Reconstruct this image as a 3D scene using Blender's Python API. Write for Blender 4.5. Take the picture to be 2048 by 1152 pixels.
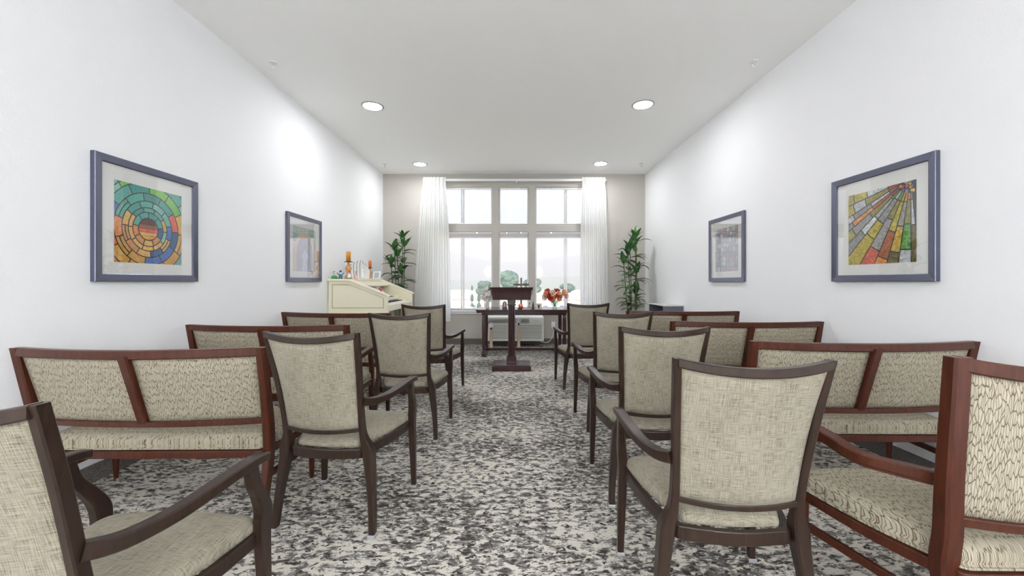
import bpy, bmesh, math, random
from mathutils import Vector, Matrix
random.seed(7)
PI = math.pi
sc = bpy.context.scene
for o in list(bpy.data.objects): bpy.data.objects.remove(o)

# ------------------------------------------------------------------ camera, sky, sun, exposure
H = 1.18                       # eye height; the room runs along +Y
XL, XR, YB, YR, ZC = -2.48, 2.50, 7.60, -5.2, 3.232
cam = bpy.data.cameras.new('camera'); co = bpy.data.objects.new('camera', cam)
sc.collection.objects.link(co); co.location = (0, 0, H); co.rotation_euler = (PI/2, 0, 0)
cam.sensor_width = 36; cam.lens = 800/2048*36
cam.shift_x = -3/2048; cam.shift_y = -12/2048; cam.clip_end = 9000; cam.clip_start = .02
sc.camera = co
sc.view_settings.view_transform = 'Standard'
sc.view_settings.look = 'None'; sc.view_settings.gamma = 1
sc.view_settings.use_curve_mapping = False
sc.view_settings.exposure = 0.13
sc.cycles.max_bounces = 16; sc.cycles.diffuse_bounces = 12; sc.cycles.transparent_max_bounces = 16
w = bpy.data.worlds.new('world'); sc.world = w; w.use_nodes = True
nt = w.node_tree; bg = nt.nodes['Background']
sky = nt.nodes.new('ShaderNodeTexSky'); sky.sky_type = 'NISHITA'
sky.sun_disc = False; sky.sun_elevation = math.radians(48); sky.sun_rotation = math.radians(150)
sky.altitude = 100; sky.air_density = 1.0; sky.dust_density = 4.0; sky.ozone_density = 1.0
nt.links.new(sky.outputs[0], bg.inputs[0]); bg.inputs[1].default_value = 0.53
sun = bpy.data.lights.new('sun', 'SUN'); sun.energy = 3.2; sun.angle = .01; sun.color = (1, .95, .88)
so = bpy.data.objects.new('sun', sun); sc.collection.objects.link(so)
so.rotation_euler = (math.radians(50), 0, math.radians(-25)); so.location = (0, -10, 20)
GLOBE = 38.0                   # glow of the unseen fill globes added behind the viewer
LAMP = 135.0                    # downlight lens strength

# ------------------------------------------------------------------ materials
def mat(name, col, rough=.5, metal=0, spec=.5, coat=0, **k):
    m = bpy.data.materials.new(name); m.use_nodes = True
    b = m.node_tree.nodes['Principled BSDF']
    b.inputs['Base Color'].default_value = (*col, 1)
    b.inputs['Roughness'].default_value = rough; b.inputs['Metallic'].default_value = metal
    b.inputs['Specular IOR Level'].default_value = spec
    b.inputs['Coat Weight'].default_value = coat; b.inputs['Coat Roughness'].default_value = .12
    for a, v in k.items(): b.inputs[a.replace('_', ' ')].default_value = v
    return m
def N(m, t, **k):
    n = m.node_tree.nodes.new(t)
    for a, v in k.items(): setattr(n, a, v)
    return n
def L(m, a, b): m.node_tree.links.new(a, b)
def coords(m, scale, kind='Object', rot=(0, 0, 0)):
    tc = N(m, 'ShaderNodeTexCoord'); mp = N(m, 'ShaderNodeMapping')
    mp.inputs['Scale'].default_value = scale; mp.inputs['Rotation'].default_value = rot
    L(m, tc.outputs[kind], mp.inputs[0]); return mp.outputs[0]
def noise(m, vec, scale, detail=3, rough=.5, dist=0):
    n = N(m, 'ShaderNodeTexNoise'); n.inputs['Scale'].default_value = scale
    n.inputs['Detail'].default_value = detail; n.inputs['Roughness'].default_value = rough
    n.inputs['Distortion'].default_value = dist; L(m, vec, n.inputs['Vector']); return n.outputs['Fac']
def ramp(m, fac, stops, interp='LINEAR'):
    r = N(m, 'ShaderNodeValToRGB'); r.color_ramp.interpolation = interp
    e = r.color_ramp.elements
    while len(e) < len(stops): e.new(.5)
    for i, (p, c) in enumerate(stops):
        e[i].position = p; e[i].color = (*c, 1) if len(c) == 3 else c
    L(m, fac, r.inputs[0]); return r.outputs[0]
def mixc(m, fac, a, b, mode='MIX'):
    n = N(m, 'ShaderNodeMix', data_type='RGBA', blend_type=mode)
    if isinstance(fac, (int, float)): n.inputs[0].default_value = fac
    else: L(m, fac, n.inputs[0])
    for i, v in ((6, a), (7, b)):
        if isinstance(v, tuple): n.inputs[i].default_value = (*v, 1)
        else: L(m, v, n.inputs[i])
    return n.outputs[2]
def math_(m, op, a, b=None):
    n = N(m, 'ShaderNodeMath', operation=op)
    for i, v in ((0, a), (1, b)):
        if v is None: continue
        if isinstance(v, (int, float)): n.inputs[i].default_value = v
        else: L(m, v, n.inputs[i])
    return n.outputs[0]
def bsdf(m): return m.node_tree.nodes['Principled BSDF']
def bump(m, h, strength=.3, dist=.002):
    n = N(m, 'ShaderNodeBump'); n.inputs['Strength'].default_value = strength
    n.inputs['Distance'].default_value = dist; L(m, h, n.inputs['Height'])
    L(m, n.outputs[0], bsdf(m).inputs['Normal'])

def wall_mat(name, col):
    m = mat(name, col, .75, spec=.3)
    v = coords(m, (1, 1, 1)); bump(m, noise(m, v, 95, 3), .22, .004); return m
M = {}
M['wall'] = wall_mat('white_wall_paint', (.855, .862, .88))
M['ceil'] = wall_mat('ceiling_paint', (.95, .95, .945))
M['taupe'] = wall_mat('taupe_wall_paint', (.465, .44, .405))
def carpet():
    m = mat('patterned_carpet', (.4, .4, .4), .95, spec=.1)
    v = coords(m, (.55, 1, 1))
    big = noise(m, coords(m, (.6, 1, 1)), 1.5, 3, .55)
    med = noise(m, v, 30, 4, .62, .5)
    med2 = noise(m, coords(m, (.62, 1.1, 1), rot=(0, 0, .25)), 44, 4, .62, .9)
    fine = noise(m, coords(m, (1, 1, 1)), 420, 2)
    f = math_(m, 'ADD', med, math_(m, 'MULTIPLY', math_(m, 'SUBTRACT', big, .5), .34))
    base = ramp(m, f, [(0, (.10, .093, .086)), (.42, (.13, .12, .112)), (.455, (.24, .23, .217)), (.515, (.30, .288, .27)),
                       (.535, (.60, .565, .50)), (1, (.68, .64, .57))])
    g = math_(m, 'ADD', med2, math_(m, 'MULTIPLY', math_(m, 'SUBTRACT', big, .5), .22))
    spots = ramp(m, g, [(.425, (1, 1, 1)), (.45, (0, 0, 0))])
    spg = N(m, 'ShaderNodeSeparateColor'); L(m, spots, spg.inputs[0])
    c = mixc(m, spg.outputs[0], base, (.055, .047, .041))
    lt = ramp(m, g, [(.57, (0, 0, 0)), (.60, (1, 1, 1))])
    sl = N(m, 'ShaderNodeSeparateColor'); L(m, lt, sl.inputs[0])
    c = mixc(m, sl.outputs[0], c, (.62, .59, .525))
    grain = ramp(m, fine, [(.25, (.55, .55, .55)), (.75, (1.35, 1.35, 1.35))])
    c = mixc(m, 1.0, c, grain, 'MULTIPLY')
    L(m, c, bsdf(m).inputs['Base Color'])
    bump(m, fine, .5, .004); return m
M['carpet'] = carpet()
def basecarpet():
    m = mat('carpet_base', (.2, .2, .2), .95, spec=.1)
    v = coords(m, (1, 1, 1)); f = noise(m, v, 260, 3)
    L(m, ramp(m, f, [(.35, (.05, .047, .045)), (.65, (.26, .24, .225))]), bsdf(m).inputs['Base Color'])
    bump(m, f, .5, .004); return m
M['carpet_base'] = basecarpet()
def wood(name, c1, c2, rough=.32, scale=(18, 18, 1.6), coat=.35):
    m = mat(name, c1, rough, coat=coat, spec=.32)
    v = coords(m, scale); f = noise(m, v, 3, 5, .6, .8)
    L(m, ramp(m, f, [(.3, c1), (.7, c2)]), bsdf(m).inputs['Base Color']); return m
M['espresso'] = wood('espresso_wood', (.018, .0095, .0065), (.036, .020, .0135), .34, coat=.12)
M['cherry'] = wood('cherry_wood', (.042, .0095, .0045), (.080, .020, .0085), .34, coat=.12)
M['altar'] = wood('dark_mahogany', (.032, .012, .013), (.058, .022, .022), .26, coat=.3)
M['honey'] = wood('honey_wood', (.50, .22, .08), (.66, .34, .14), .35)
M['pale_wood'] = wood('pale_turned_wood', (.62, .42, .28), (.74, .54, .38), .4)
def linen(name, seat):
    # flat projection of the cloth: across (x) and along (z on a back, y on a seat)
    m = mat(name, (.6, .57, .5), .85, spec=.2, Sheen_Weight=.1)
    sc2 = lambda u, v: (u, v, 0) if seat else (u, 0, v)
    a = noise(m, coords(m, sc2(26, 520)), 1, 3, .6)
    b = noise(m, coords(m, sc2(520, 22)), 1, 3, .6)
    c = noise(m, coords(m, sc2(9, 5)), 1, 2)
    s = math_(m, 'ADD', math_(m, 'MULTIPLY', a, .44), math_(m, 'MULTIPLY', b, .44))
    s = math_(m, 'ADD', s, math_(m, 'MULTIPLY', c, .12))
    L(m, ramp(m, s, [(.36, (.07, .058, .038)), (.43, (.17, .148, .108)), (.49, (.252, .227, .172)), (.60, (.335, .305, .24))]), bsdf(m).inputs['Base Color'])
    bump(m, s, .3, .002); return m
M['linen'] = linen('linen_fabric', False); M['linen_seat'] = linen('linen_seat_fabric', True)
def bark(name, seat):
    m = mat(name, (.6, .57, .5), .85, spec=.2)
    sc2 = lambda u, v: (u, v, 0) if seat else (u, 0, v)
    p = coords(m, sc2(1, 1))
    nz = N(m, 'ShaderNodeTexNoise'); nz.inputs['Scale'].default_value = 30; L(m, p, nz.inputs['Vector'])
    ad = N(m, 'ShaderNodeMixRGB', blend_type='ADD'); ad.inputs[0].default_value = .008
    L(m, p, ad.inputs[1]); L(m, nz.outputs['Color'], ad.inputs[2])
    mp = N(m, 'ShaderNodeMapping'); mp.inputs['Scale'].default_value = sc2(200, 28); L(m, ad.outputs[0], mp.inputs[0])
    if not seat: mp.inputs['Rotation'].default_value = (PI/2, 0, 0)
    vo = N(m, 'ShaderNodeTexVoronoi', feature='DISTANCE_TO_EDGE', voronoi_dimensions='2D'); vo.inputs['Scale'].default_value = 1
    vo.inputs['Randomness'].default_value = 1.0; L(m, mp.outputs[0], vo.inputs['Vector'])
    f = noise(m, mp.outputs[0], .55, 2)
    d = math_(m, 'MULTIPLY', vo.outputs['Distance'], math_(m, 'ADD', math_(m, 'MULTIPLY', f, 2.2), -.1))
    L(m, ramp(m, d, [(.0, (.09, .07, .045)), (.04, (.14, .112, .075)), (.10, (.35, .315, .24)), (.5, (.42, .38, .30))]), bsdf(m).inputs['Base Color'])
    bump(m, d, .5, .003); return m
M['bark'] = bark('bark_weave_fabric', False); M['bark_seat'] = bark('bark_weave_seat_fabric', True)
M['clear'] = mat('clear_plastic', (.30, .30, .31), .1)
M['chrome'] = mat('chrome', (.8, .8, .82), .12, 1)
M['white'] = mat('white_plastic', (.82, .82, .80), .35)
M['vinyl'] = mat('white_vinyl', (.80, .80, .80), .4)
M['trimw'] = mat('white_trim_paint', (.78, .78, .78), .35)
M['offwhite'] = mat('appliance_plastic', (.82, .81, .75), .4)
M['slot'] = mat('dark_slot', (.06, .06, .06), .7)
M['cream'] = mat('cream_lacquer', (.72, .68, .52), .3, coat=.3)
M['cream_line'] = mat('cream_shadow_gap', (.30, .24, .12), .6)
M['keyw'] = mat('ivory_keys', (.82, .81, .76), .25)
M['black'] = mat('black_lacquer', (.015, .015, .018), .3)
M['charcoal'] = mat('charcoal_laminate', (.045, .047, .055), .4)
M['slate'] = mat('slate_grey_board', (.10, .11, .13), .45)
M['greytop'] = mat('pale_grey_laminate', (.55, .54, .52), .4)
M['paper'] = mat('paper', (.82, .81, .79), .8)
M['frame'] = mat('satin_gunmetal_blue', (.14, .148, .205), .27, .9, coat=.3)
M['mat'] = mat('mat_board', (.80, .80, .78), .8)
M['rubber'] = mat('frame_rubber', (.02, .02, .02), .8)
M['amber'] = mat('amber_wax', (.62, .25, .02), .4, Subsurface_Weight=.1)
M['orange'] = mat('orange_wax', (.70, .16, .02), .4)
M['wick'] = mat('wick', (.03, .02, .02), .8)
M['iron'] = mat('dark_iron', (.04, .035, .03), .45, .7)
M['glasspane'] = None
def thin_glass(name, refl_ior=1.5, tint=(1, 1, 1)):
    m = bpy.data.materials.new(name); m.use_nodes = True; m.node_tree.nodes.clear()
    o = N(m, 'ShaderNodeOutputMaterial'); t = N(m, 'ShaderNodeBsdfTransparent'); g = N(m, 'ShaderNodeBsdfGlossy')
    t.inputs[0].default_value = (*tint, 1); g.inputs['Roughness'].default_value = .0
    fr = N(m, 'ShaderNodeFresnel'); ge = N(m, 'ShaderNodeNewGeometry')      # same reflection seen from either side of the pane
    L(m, math_(m, 'ADD', math_(m, 'MULTIPLY', ge.outputs['Backfacing'], 1/refl_ior-refl_ior), refl_ior), fr.inputs[0])
    mx = N(m, 'ShaderNodeMixShader'); L(m, fr.outputs[0], mx.inputs[0]); L(m, t.outputs[0], mx.inputs[1]); L(m, g.outputs[0], mx.inputs[2])
    L(m, mx.outputs[0], o.inputs[0]); return m
M['glasspane'] = thin_glass('window_glass', 1.16)
M['picglass'] = thin_glass('picture_glass', 1.7); M['picglass2'] = thin_glass('glossy_picture_glass', 3.4)
M['vaseglass'] = thin_glass('vase_glass', 1.6, (.80, .88, .86))
def emis(name, col, s):
    m = bpy.data.materials.new(name); m.use_nodes = True; m.node_tree.nodes.clear()
    o = N(m, 'ShaderNodeOutputMaterial'); e = N(m, 'ShaderNodeEmission')
    e.inputs[0].default_value = (*col, 1); e.inputs[1].default_value = s; L(m, e.outputs[0], o.inputs[0]); return m
M['globe'] = emis('fill_globe_glow', (.95, .975, 1), GLOBE)
M['lens'] = emis('downlight_lens_glow', (.98, .99, 1), LAMP)
def sheer():
    m = bpy.data.materials.new('sheer_white_curtain'); m.use_nodes = True; m.node_tree.nodes.clear()
    o = N(m, 'ShaderNodeOutputMaterial'); d = N(m, 'ShaderNodeBsdfDiffuse'); t = N(m, 'ShaderNodeBsdfTranslucent')
    d.inputs[0].default_value = (.90, .90, .89, 1); t.inputs[0].default_value = (.90, .90, .89, 1)
    mx = N(m, 'ShaderNodeMixShader'); mx.inputs[0].default_value = .42
    L(m, d.outputs[0], mx.inputs[1]); L(m, t.outputs[0], mx.inputs[2]); L(m, mx.outputs[0], o.inputs[0]); return m
M['sheer'] = sheer()
def leafm(name, c1, c2):
    m = mat(name, c1, .38, spec=.5); f = noise(m, coords(m, (1, 1, 1)), 5, 2)
    L(m, ramp(m, f, [(.35, c1), (.65, c2)]), bsdf(m).inputs['Base Color']); return m
M['leaf'] = leafm('glossy_green_leaf', (.020, .085, .025), (.085, .22, .055))
M['stem'] = mat('cane_stem', (.10, .13, .05), .6)
M['soil'] = mat('soil', (.05, .035, .025), .9)
M['pot'] = mat('dark_planter', (.06, .045, .04), .5)
def vcol(name, rough=.35, grain=0.0, gscale=60):
    m = mat(name, (1, 1, 1), rough); a = N(m, 'ShaderNodeVertexColor', layer_name='Col')
    c = a.outputs[0]
    if grain:
        f = noise(m, coords(m, (1, 1, 1)), gscale, 4, .65, .8)
        c = mixc(m, 1.0, c, ramp(m, f, [(.2, (1-grain,)*3), (.5, (1, 1, 1)), (.8, (1+grain,)*3)]), 'MULTIPLY')
    L(m, c, bsdf(m).inputs['Base Color']); return m
M['artprint'] = vcol('stained_glass_print', .5, .35, 45)
M['artprint2'] = vcol('mottled_glass_print', .5, .85, 55)
M['petal'] = vcol('petal', .7)
def plain(name, c, r=.6): M[name] = mat(name, c, r); return M[name]

# ------------------------------------------------------------------ mesh helpers
def new(): return bmesh.new()
def link(name, bm, m, parent=None, smooth=False, bevel=0, sub=0, loc=None):
    me = bpy.data.meshes.new(name); bmesh.ops.recalc_face_normals(bm, faces=bm.faces); bm.to_mesh(me); bm.free()
    o = bpy.data.objects.new(name, me); sc.collection.objects.link(o)
    for x in (m if isinstance(m, (list, tuple)) else [m]): me.materials.append(x)
    if smooth:
        for p in me.polygons: p.use_smooth = True
    if bevel:
        b = o.modifiers.new('bevel', 'BEVEL'); b.width = bevel; b.segments = 2; b.limit_method = 'ANGLE'; b.angle_limit = .7
    if sub:
        s = o.modifiers.new('sub', 'SUBSURF'); s.levels = sub; s.render_levels = sub
    if parent: o.parent = parent
    if loc: o.location = loc
    return o
def tag(o, label, cat, group=None, kind=None):
    if label: o['label'] = label
    if cat: o['category'] = cat
    if group: o['group'] = group
    if kind: o['kind'] = kind
    return o
def thing(name, label, cat, loc=(0, 0, 0), rz=0, group=None):
    o = bpy.data.objects.new(name, None); sc.collection.objects.link(o); o.empty_display_size = .1
    o.location = loc; o.rotation_euler = (0, 0, rz); return tag(o, label, cat, group)
def struct(o, label=None):
    o['kind'] = 'structure'
    if label: o['label'] = label; o['category'] = 'structure'
    return o
def box(bm, x0, x1, y0, y1, z0, z1, mi=0):
    v = [bm.verts.new((x, y, z)) for x in (x0, x1) for y in (y0, y1) for z in (z0, z1)]
    for f in ((0,1,3,2),(4,6,7,5),(0,4,5,1),(2,3,7,6),(0,2,6,4),(1,5,7,3)):
        bm.faces.new([v[i] for i in f]).material_index = mi
    return v
def cbox(bm, c, s, R=None, mi=0):
    v = box(bm, -s[0]/2, s[0]/2, -s[1]/2, s[1]/2, -s[2]/2, s[2]/2, mi)
    for q in v: q.co = (R @ q.co if R else q.co) + Vector(c)
    return v
def section(c, U, V, a, b, ch=.25):
    """chamfered rectangle, half sizes a along U and b along V"""
    k = min(a, b)*ch; c = Vector(c)
    return [c+U*x+V*y for x, y in ((a,-b+k),(a,b-k),(a-k,b),(-a+k,b),(-a,b-k),(-a,-b+k),(-a+k,-b),(a-k,-b))]
def loft(bm, secs, cap=True, closed=False):
    rings = [[bm.verts.new(p) for p in s] for s in secs]; n = len(rings[0])
    pairs = list(zip(rings, rings[1:])) + ([(rings[-1], rings[0])] if closed else [])
    for r, s in pairs:
        for i in range(n):
            bm.faces.new((r[i], r[(i+1) % n], s[(i+1) % n], s[i]))
    if cap and not closed:
        bm.faces.new(rings[0]); bm.faces.new(rings[-1])
def path_loft(bm, pts, a, b, up=(0, 0, 1), ch=.25):
    """sweep a rectangle along pts; a = half width sideways, b = half height along up"""
    P = [Vector(p) for p in pts]; secs = []
    for i, p in enumerate(P):
        t = (P[min(i+1, len(P)-1)]-P[max(i-1, 0)]).normalized()
        U = t.cross(Vector(up)).normalized(); V = U.cross(t).normalized()
        aa = a[i] if isinstance(a, (list, tuple)) else a; bb = b[i] if isinstance(b, (list, tuple)) else b
        secs.append(section(p, U, V, aa, bb, ch))
    loft(bm, secs)
def spline(pts, n=6):
    """Catmull-Rom through tuples of any length"""
    out = []
    for i in range(len(pts)-1):
        p0 = pts[max(i-1, 0)]; p1 = pts[i]; p2 = pts[i+1]; p3 = pts[min(i+2, len(pts)-1)]
        for k in range(n):
            t = k/n
            out.append(tuple(.5*((2*b)+(-a+c)*t+(2*a-5*b+4*c-d)*t*t+(-a+3*b-3*c+d)*t**3) for a, b, c, d in zip(p0, p1, p2, p3)))
    out.append(tuple(pts[-1])); return out
def lathe(bm, prof, c=(0, 0, 0), n=24, mi=0):
    rings = []
    for r, z in prof:
        if r < 1e-5: rings.append([bm.verts.new((c[0], c[1], c[2]+z))])
        else: rings.append([bm.verts.new((c[0]+r*math.cos(2*PI*i/n), c[1]+r*math.sin(2*PI*i/n), c[2]+z)) for i in range(n)])
    for r, s in zip(rings, rings[1:]):
        for i in range(n):
            q = [r[i % len(r)], r[(i+1) % len(r)], s[(i+1) % len(s)], s[i % len(s)]]
            u = []
            for x in q:
                if x not in u: u.append(x)
            if len(u) > 2: bm.faces.new(u).material_index = mi
    if len(rings[0]) > 1: bm.faces.new(rings[0]).material_index = mi
    if len(rings[-1]) > 1: bm.faces.new(rings[-1]).material_index = mi
def tube(bm, pts, r, n=8):
    P = [Vector(p) for p in pts]; rings = []; prev = None
    for i, p in enumerate(P):
        t = (P[min(i+1, len(P)-1)]-P[max(i-1, 0)]).normalized()
        ref = prev if prev else (Vector((0, 0, 1)) if abs(t.z) < .9 else Vector((1, 0, 0)))
        U = (ref - t*ref.dot(t)).normalized(); prev = U; V = t.cross(U)
        rr = r[i] if isinstance(r, (list, tuple)) else r
        rings.append([bm.verts.new(p+(U*math.cos(2*PI*k/n)+V*math.sin(2*PI*k/n))*rr) for k in range(n)])
    for a, b in zip(rings, rings[1:]):
        for k in range(n): bm.faces.new((a[k], a[(k+1) % n], b[(k+1) % n], b[k]))
    bm.faces.new(rings[0]); bm.faces.new(rings[-1])
def ball(bm, c, r, s=(1, 1, 1), seg=14, mi=0):
    g = bmesh.ops.create_uvsphere(bm, u_segments=seg, v_segments=seg//2+1, radius=r)
    for v in g['verts']: v.co = Vector((v.co.x*s[0], v.co.y*s[1], v.co.z*s[2]))+Vector(c)
    fs = {f for v in g['verts'] for f in v.link_faces}
    for f in fs: f.material_index = mi
def copy_tree(o, parent=None):
    c = o.copy(); sc.collection.objects.link(c); c.parent = parent
    for ch in list(o.children): copy_tree(ch, c)
    return c

# ------------------------------------------------------------------ room shell
b = new(); box(b, XL-.15, XR+.15, YR-.15, YB+.2, -.2, 0); struct(link('floor', b, M['carpet']))
b = new(); box(b, XL-.15, XR+.15, YR-.15, YB+.2, ZC, ZC+.2); struct(link('ceiling', b, M['ceil']))
b = new(); box(b, XL-.15, XL, YR-.15, YB+.2, 0, ZC); struct(link('wall_left', b, M['wall']))
b = new(); box(b, XR, XR+.15, YR-.15, YB+.2, 0, ZC); struct(link('wall_right', b, M['wall']))
b = new(); box(b, XL, XR, YR-.15, YR, 0, ZC); struct(link('wall_rear', b, M['wall']))
def wx(u): return (u-1027)/800*YB          # room measures taken on the window wall
def wz(v): return H-(v-564)/800*YB
WIN = [('side', 864, 984.5), ('mid', 997.5, 1057.7), ('side', 1070.8, 1194)]
ROWS = [(374, 449), (463.3, 620)]
opens = [(wx(a), wx(c), wz(d), wz(e)) for (e, d) in ROWS for _, a, c in WIN]
def rr(x0, x1, z0, z1, r=.035, n=5):
    out = []
    for cx, cz, a0 in ((x1-r, z1-r, 0), (x0+r, z1-r, PI/2), (x0+r, z0+r, PI), (x1-r, z0+r, 1.5*PI)):
        for k in range(n+1): out.append((cx+r*math.cos(a0+k*PI/2/n), cz+r*math.sin(a0+k*PI/2/n)))
    return out
def plate_with_holes(name, outer, holes, y0, y1, m):
    cu = bpy.data.curves.new(name, 'CURVE'); cu.dimensions = '2D'; cu.fill_mode = 'BOTH'; cu.extrude = (y1-y0)/2
    for pts in [outer]+holes:
        s = cu.splines.new('POLY'); s.points.add(len(pts)-1); s.use_cyclic_u = True
        for p, q in zip(s.points, pts): p.co = (q[0], q[1], 0, 1)
    t = bpy.data.objects.new(name+'_tmp', cu); sc.collection.objects.link(t)
    dg = bpy.context.evaluated_depsgraph_get(); me = bpy.data.meshes.new_from_object(t.evaluated_get(dg))
    bpy.data.objects.remove(t); bpy.data.curves.remove(cu)
    for v in me.vertices: x, z, y = v.co; v.co = (x, (y0+y1)/2+y, z)
    me.materials.clear(); me.materials.append(m); o = bpy.data.objects.new(name, me); sc.collection.objects.link(o); me.name = name
    bm = new(); bm.from_mesh(me); bmesh.ops.remove_doubles(bm, verts=bm.verts, dist=1e-5); bmesh.ops.recalc_face_normals(bm, faces=bm.faces); bm.to_mesh(me); bm.free()
    return o
struct(plate_with_holes('wall_window', [(XL, 0), (XR, 0), (XR, ZC), (XL, ZC)], [rr(*o) for o in opens], YB, YB+.17, M['taupe']))
# base strips of carpet
b = new(); box(b, XL, XL+.012, YR, YB, 0, .107); struct(link('baseboard_left', b, M['carpet_base'], bevel=.003))
b = new(); box(b, XR-.012, XR, YR, YB, 0, .107); struct(link('baseboard_right', b, M['carpet_base'], bevel=.003))
b = new(); box(b, XL+.012, XR-.012, YB-.012, YB, 0, .107); struct(link('baseboard_window', b, M['carpet_base'], bevel=.003))

# windows: white vinyl frame, panes, meeting stile
yf0, yf1 = YB+.09, YB+.15
for i, (x0, x1, z0, z1) in enumerate(opens):
    fr = new(); fw = .028
    box(fr, x0, x0+fw, yf0, yf1, z0, z1); box(fr, x1-fw, x1, yf0, yf1, z0, z1)
    box(fr, x0+fw, x1-fw, yf0, yf1, z0, z0+fw); box(fr, x0+fw, x1-fw, yf0, yf1, z1-fw, z1)
    root = link('window_%d' % (i+1), fr, M['vinyl'], bevel=.004); struct(root)
    side = i % 3 != 1
    if side:
        xm = wx(924) if i % 3 == 0 else wx(1132.5); s = new()
        box(s, xm-.034, xm-.003, yf0-.006, yf0+.028, z0+fw, z1-fw); box(s, xm+.001, xm+.034, yf0+.03, yf1-.004, z0+fw, z1-fw)
        mo = link('meeting_stile', s, M['vinyl'], root, bevel=.003)
        if i > 2:
            s = new(); box(s, xm-.026, xm-.012, yf0-.02, yf0-.006, (z0+z1)/2-.04, (z0+z1)/2+.04); link('latch', s, M['vinyl'], mo, bevel=.002)
        spans = ((x0+fw, xm-.034), (xm+.034, x1-fw))
    else: spans = ((x0+fw, x1-fw),)
    for a, c in spans:
        g = new(); box(g, a, c, yf0+.03, yf0+.034, z0+fw, z1-fw); link('pane', g, M['glasspane'], root)
b = new(); box(b, wx(850), wx(1206), YB-.06, YB+.088, wz(620)-.03, wz(620)); box(b, wx(853), wx(1203), YB-.022, YB, wz(620)-.075, wz(620)-.03)
# sill board under the lower windows
so_ = link('trim_1', b, M['trimw'], bevel=.004); struct(so_)

# blinds
def blind(i, drop, label):
    x0, x1, z0, z1 = opens[i]; xc = (x0+x1)/2; hw = (x1-x0)/2-.012; y = YB+.045
    t = thing('venetian_blind', label, 'blind', (xc, y, z1), 0, 'window blinds')
    b = new(); box(b, -hw, hw, -.016, .016, -.032, -.004); link('headrail', b, M['trimw'], t, bevel=.002)
    if drop:
        b = new(); n = int((z1-z0-.06)/.0235)
        for k in range(n):
            z = -.05-k*.0235; cbox(b, (0, 0, z), (2*hw-.01, .024, .0012), Matrix.Rotation(math.radians(20), 3, 'X'))
        link('slats', b, M['trimw'], t)
        zb = -.05-n*.0235
        b = new(); box(b, -hw+.004, hw-.004, -.012, .012, zb-.014, zb); link('bottom_rail', b, M['trimw'], t, bevel=.002)
    else:
        b = new()
        for k in range(22): box(b, -hw+.005, hw-.005, -.012, .012, -.036-k*.0033-.0014, -.036-k*.0033)
        link('slats', b, M['trimw'], t); zb = -.109
        b = new(); box(b, -hw+.004, hw-.004, -.012, .012, zb-.016, zb); link('bottom_rail', b, M['trimw'], t, bevel=.002)
    for s in (-.72, .72): b = new(); tube(b, [(s*hw, -.018, -.03), (s*hw, -.018, zb)], .0012, 5); link('ladder_cord', b, M['trimw'], t)
    for s in (-.5, .5): b = new(); box(b, hw*s-.01, hw*s+.01, -.02, -.014, -.03, -.006); link('bracket', b, M['chrome'], t)
for i, d, l in ((0, 1, 'white slatted blind lowered over the upper left window'), (1, 1, 'white slatted blind lowered over the upper middle window'),
                (2, 1, 'white slatted blind lowered over the upper right window'), (3, 0, 'white slatted blind drawn up at the top of the lower left window'),
                (4, 0, 'white slatted blind drawn up at the top of the lower middle window'), (5, 0, 'white slatted blind drawn up at the top of the lower right window')):
    blind(i, d, l)

# curtain rail and curtains
YC = YB-.09
b = new(); box(b, wx(848), wx(1210), YC-.016, YC+.012, wz(365.5)+.004, wz(360.5)+.002)
rail = link('curtain_rail', b, M['trimw'], bevel=.003); tag(rail, 'long white curtain rail across the top of the windows', 'curtain rail')
for u in (855, 1033, 1204): b = new(); box(b, wx(u)-.01, wx(u)+.01, YC+.01, YB, wz(362)-.015, wz(362)+.01); link('bracket', b, M['trimw'], rail)
b = new(); box(b, wx(1033)-.012, wx(1033)+.012, YC-.03, YC-.014, wz(368), wz(361)); link('rail_joint', b, M['trimw'], rail, bevel=.003)
def curtain(u0t, u1t, u0b, u1b, label, seed, zb=.44):
    rnd = random.Random(seed); nx, nz = 150, 34; b = new(); z1 = wz(358.5)
    xs = lambda u: (u-1027)/800*(YC-.03)
    ph = [rnd.uniform(0, 6) for _ in range(4)]; grid = []
    for j in range(nz+1):
        t = j/nz; row = []
        e = 1-(1-t)**2
        a0 = xs(u0t)*(1-e)+xs(u0b)*e; a1 = xs(u1t)*(1-e)+xs(u1b)*e
        pin = math.exp(-((t-.045)/.03)**2)*.012
        for i in range(nx+1):
            s = i/nx; n = 13
            q = s*2*PI*n+ph[0]+.9*math.sin(s*5+ph[1])
            amp = .011+.026*min(1, t*2.2)
            yv = YC-.058-amp*math.sin(q)-.010*math.sin(q*.5+ph[2]+t*2)
            xv = a0+(a1-a0)*(s)+.010*min(1, t*3)*math.sin(q*1+1.3+t)*(1 if 0 < i < nx else 0)
            xv += pin*(1 if s < .5 else -1)*abs(2*s-1)
            row.append(b.verts.new((xv, yv, z1+(zb-z1)*t)))
        grid.append(row)
    for j in range(nz):
        for i in range(nx): b.faces.new((grid[j][i], grid[j][i+1], grid[j+1][i+1], grid[j+1][i]))
    o = link('curtain', b, M['sheer'], smooth=True); tag(o, label, 'curtain', 'white curtains'); return o
curtain(846.5, 892.5, 830, 901, 'sheer white pleated curtain hanging left of the windows, beside the organ', 1)
curtain(1163.5, 1210.5, 1160, 1217, 'sheer white pleated curtain hanging right of the windows', 5)

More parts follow.
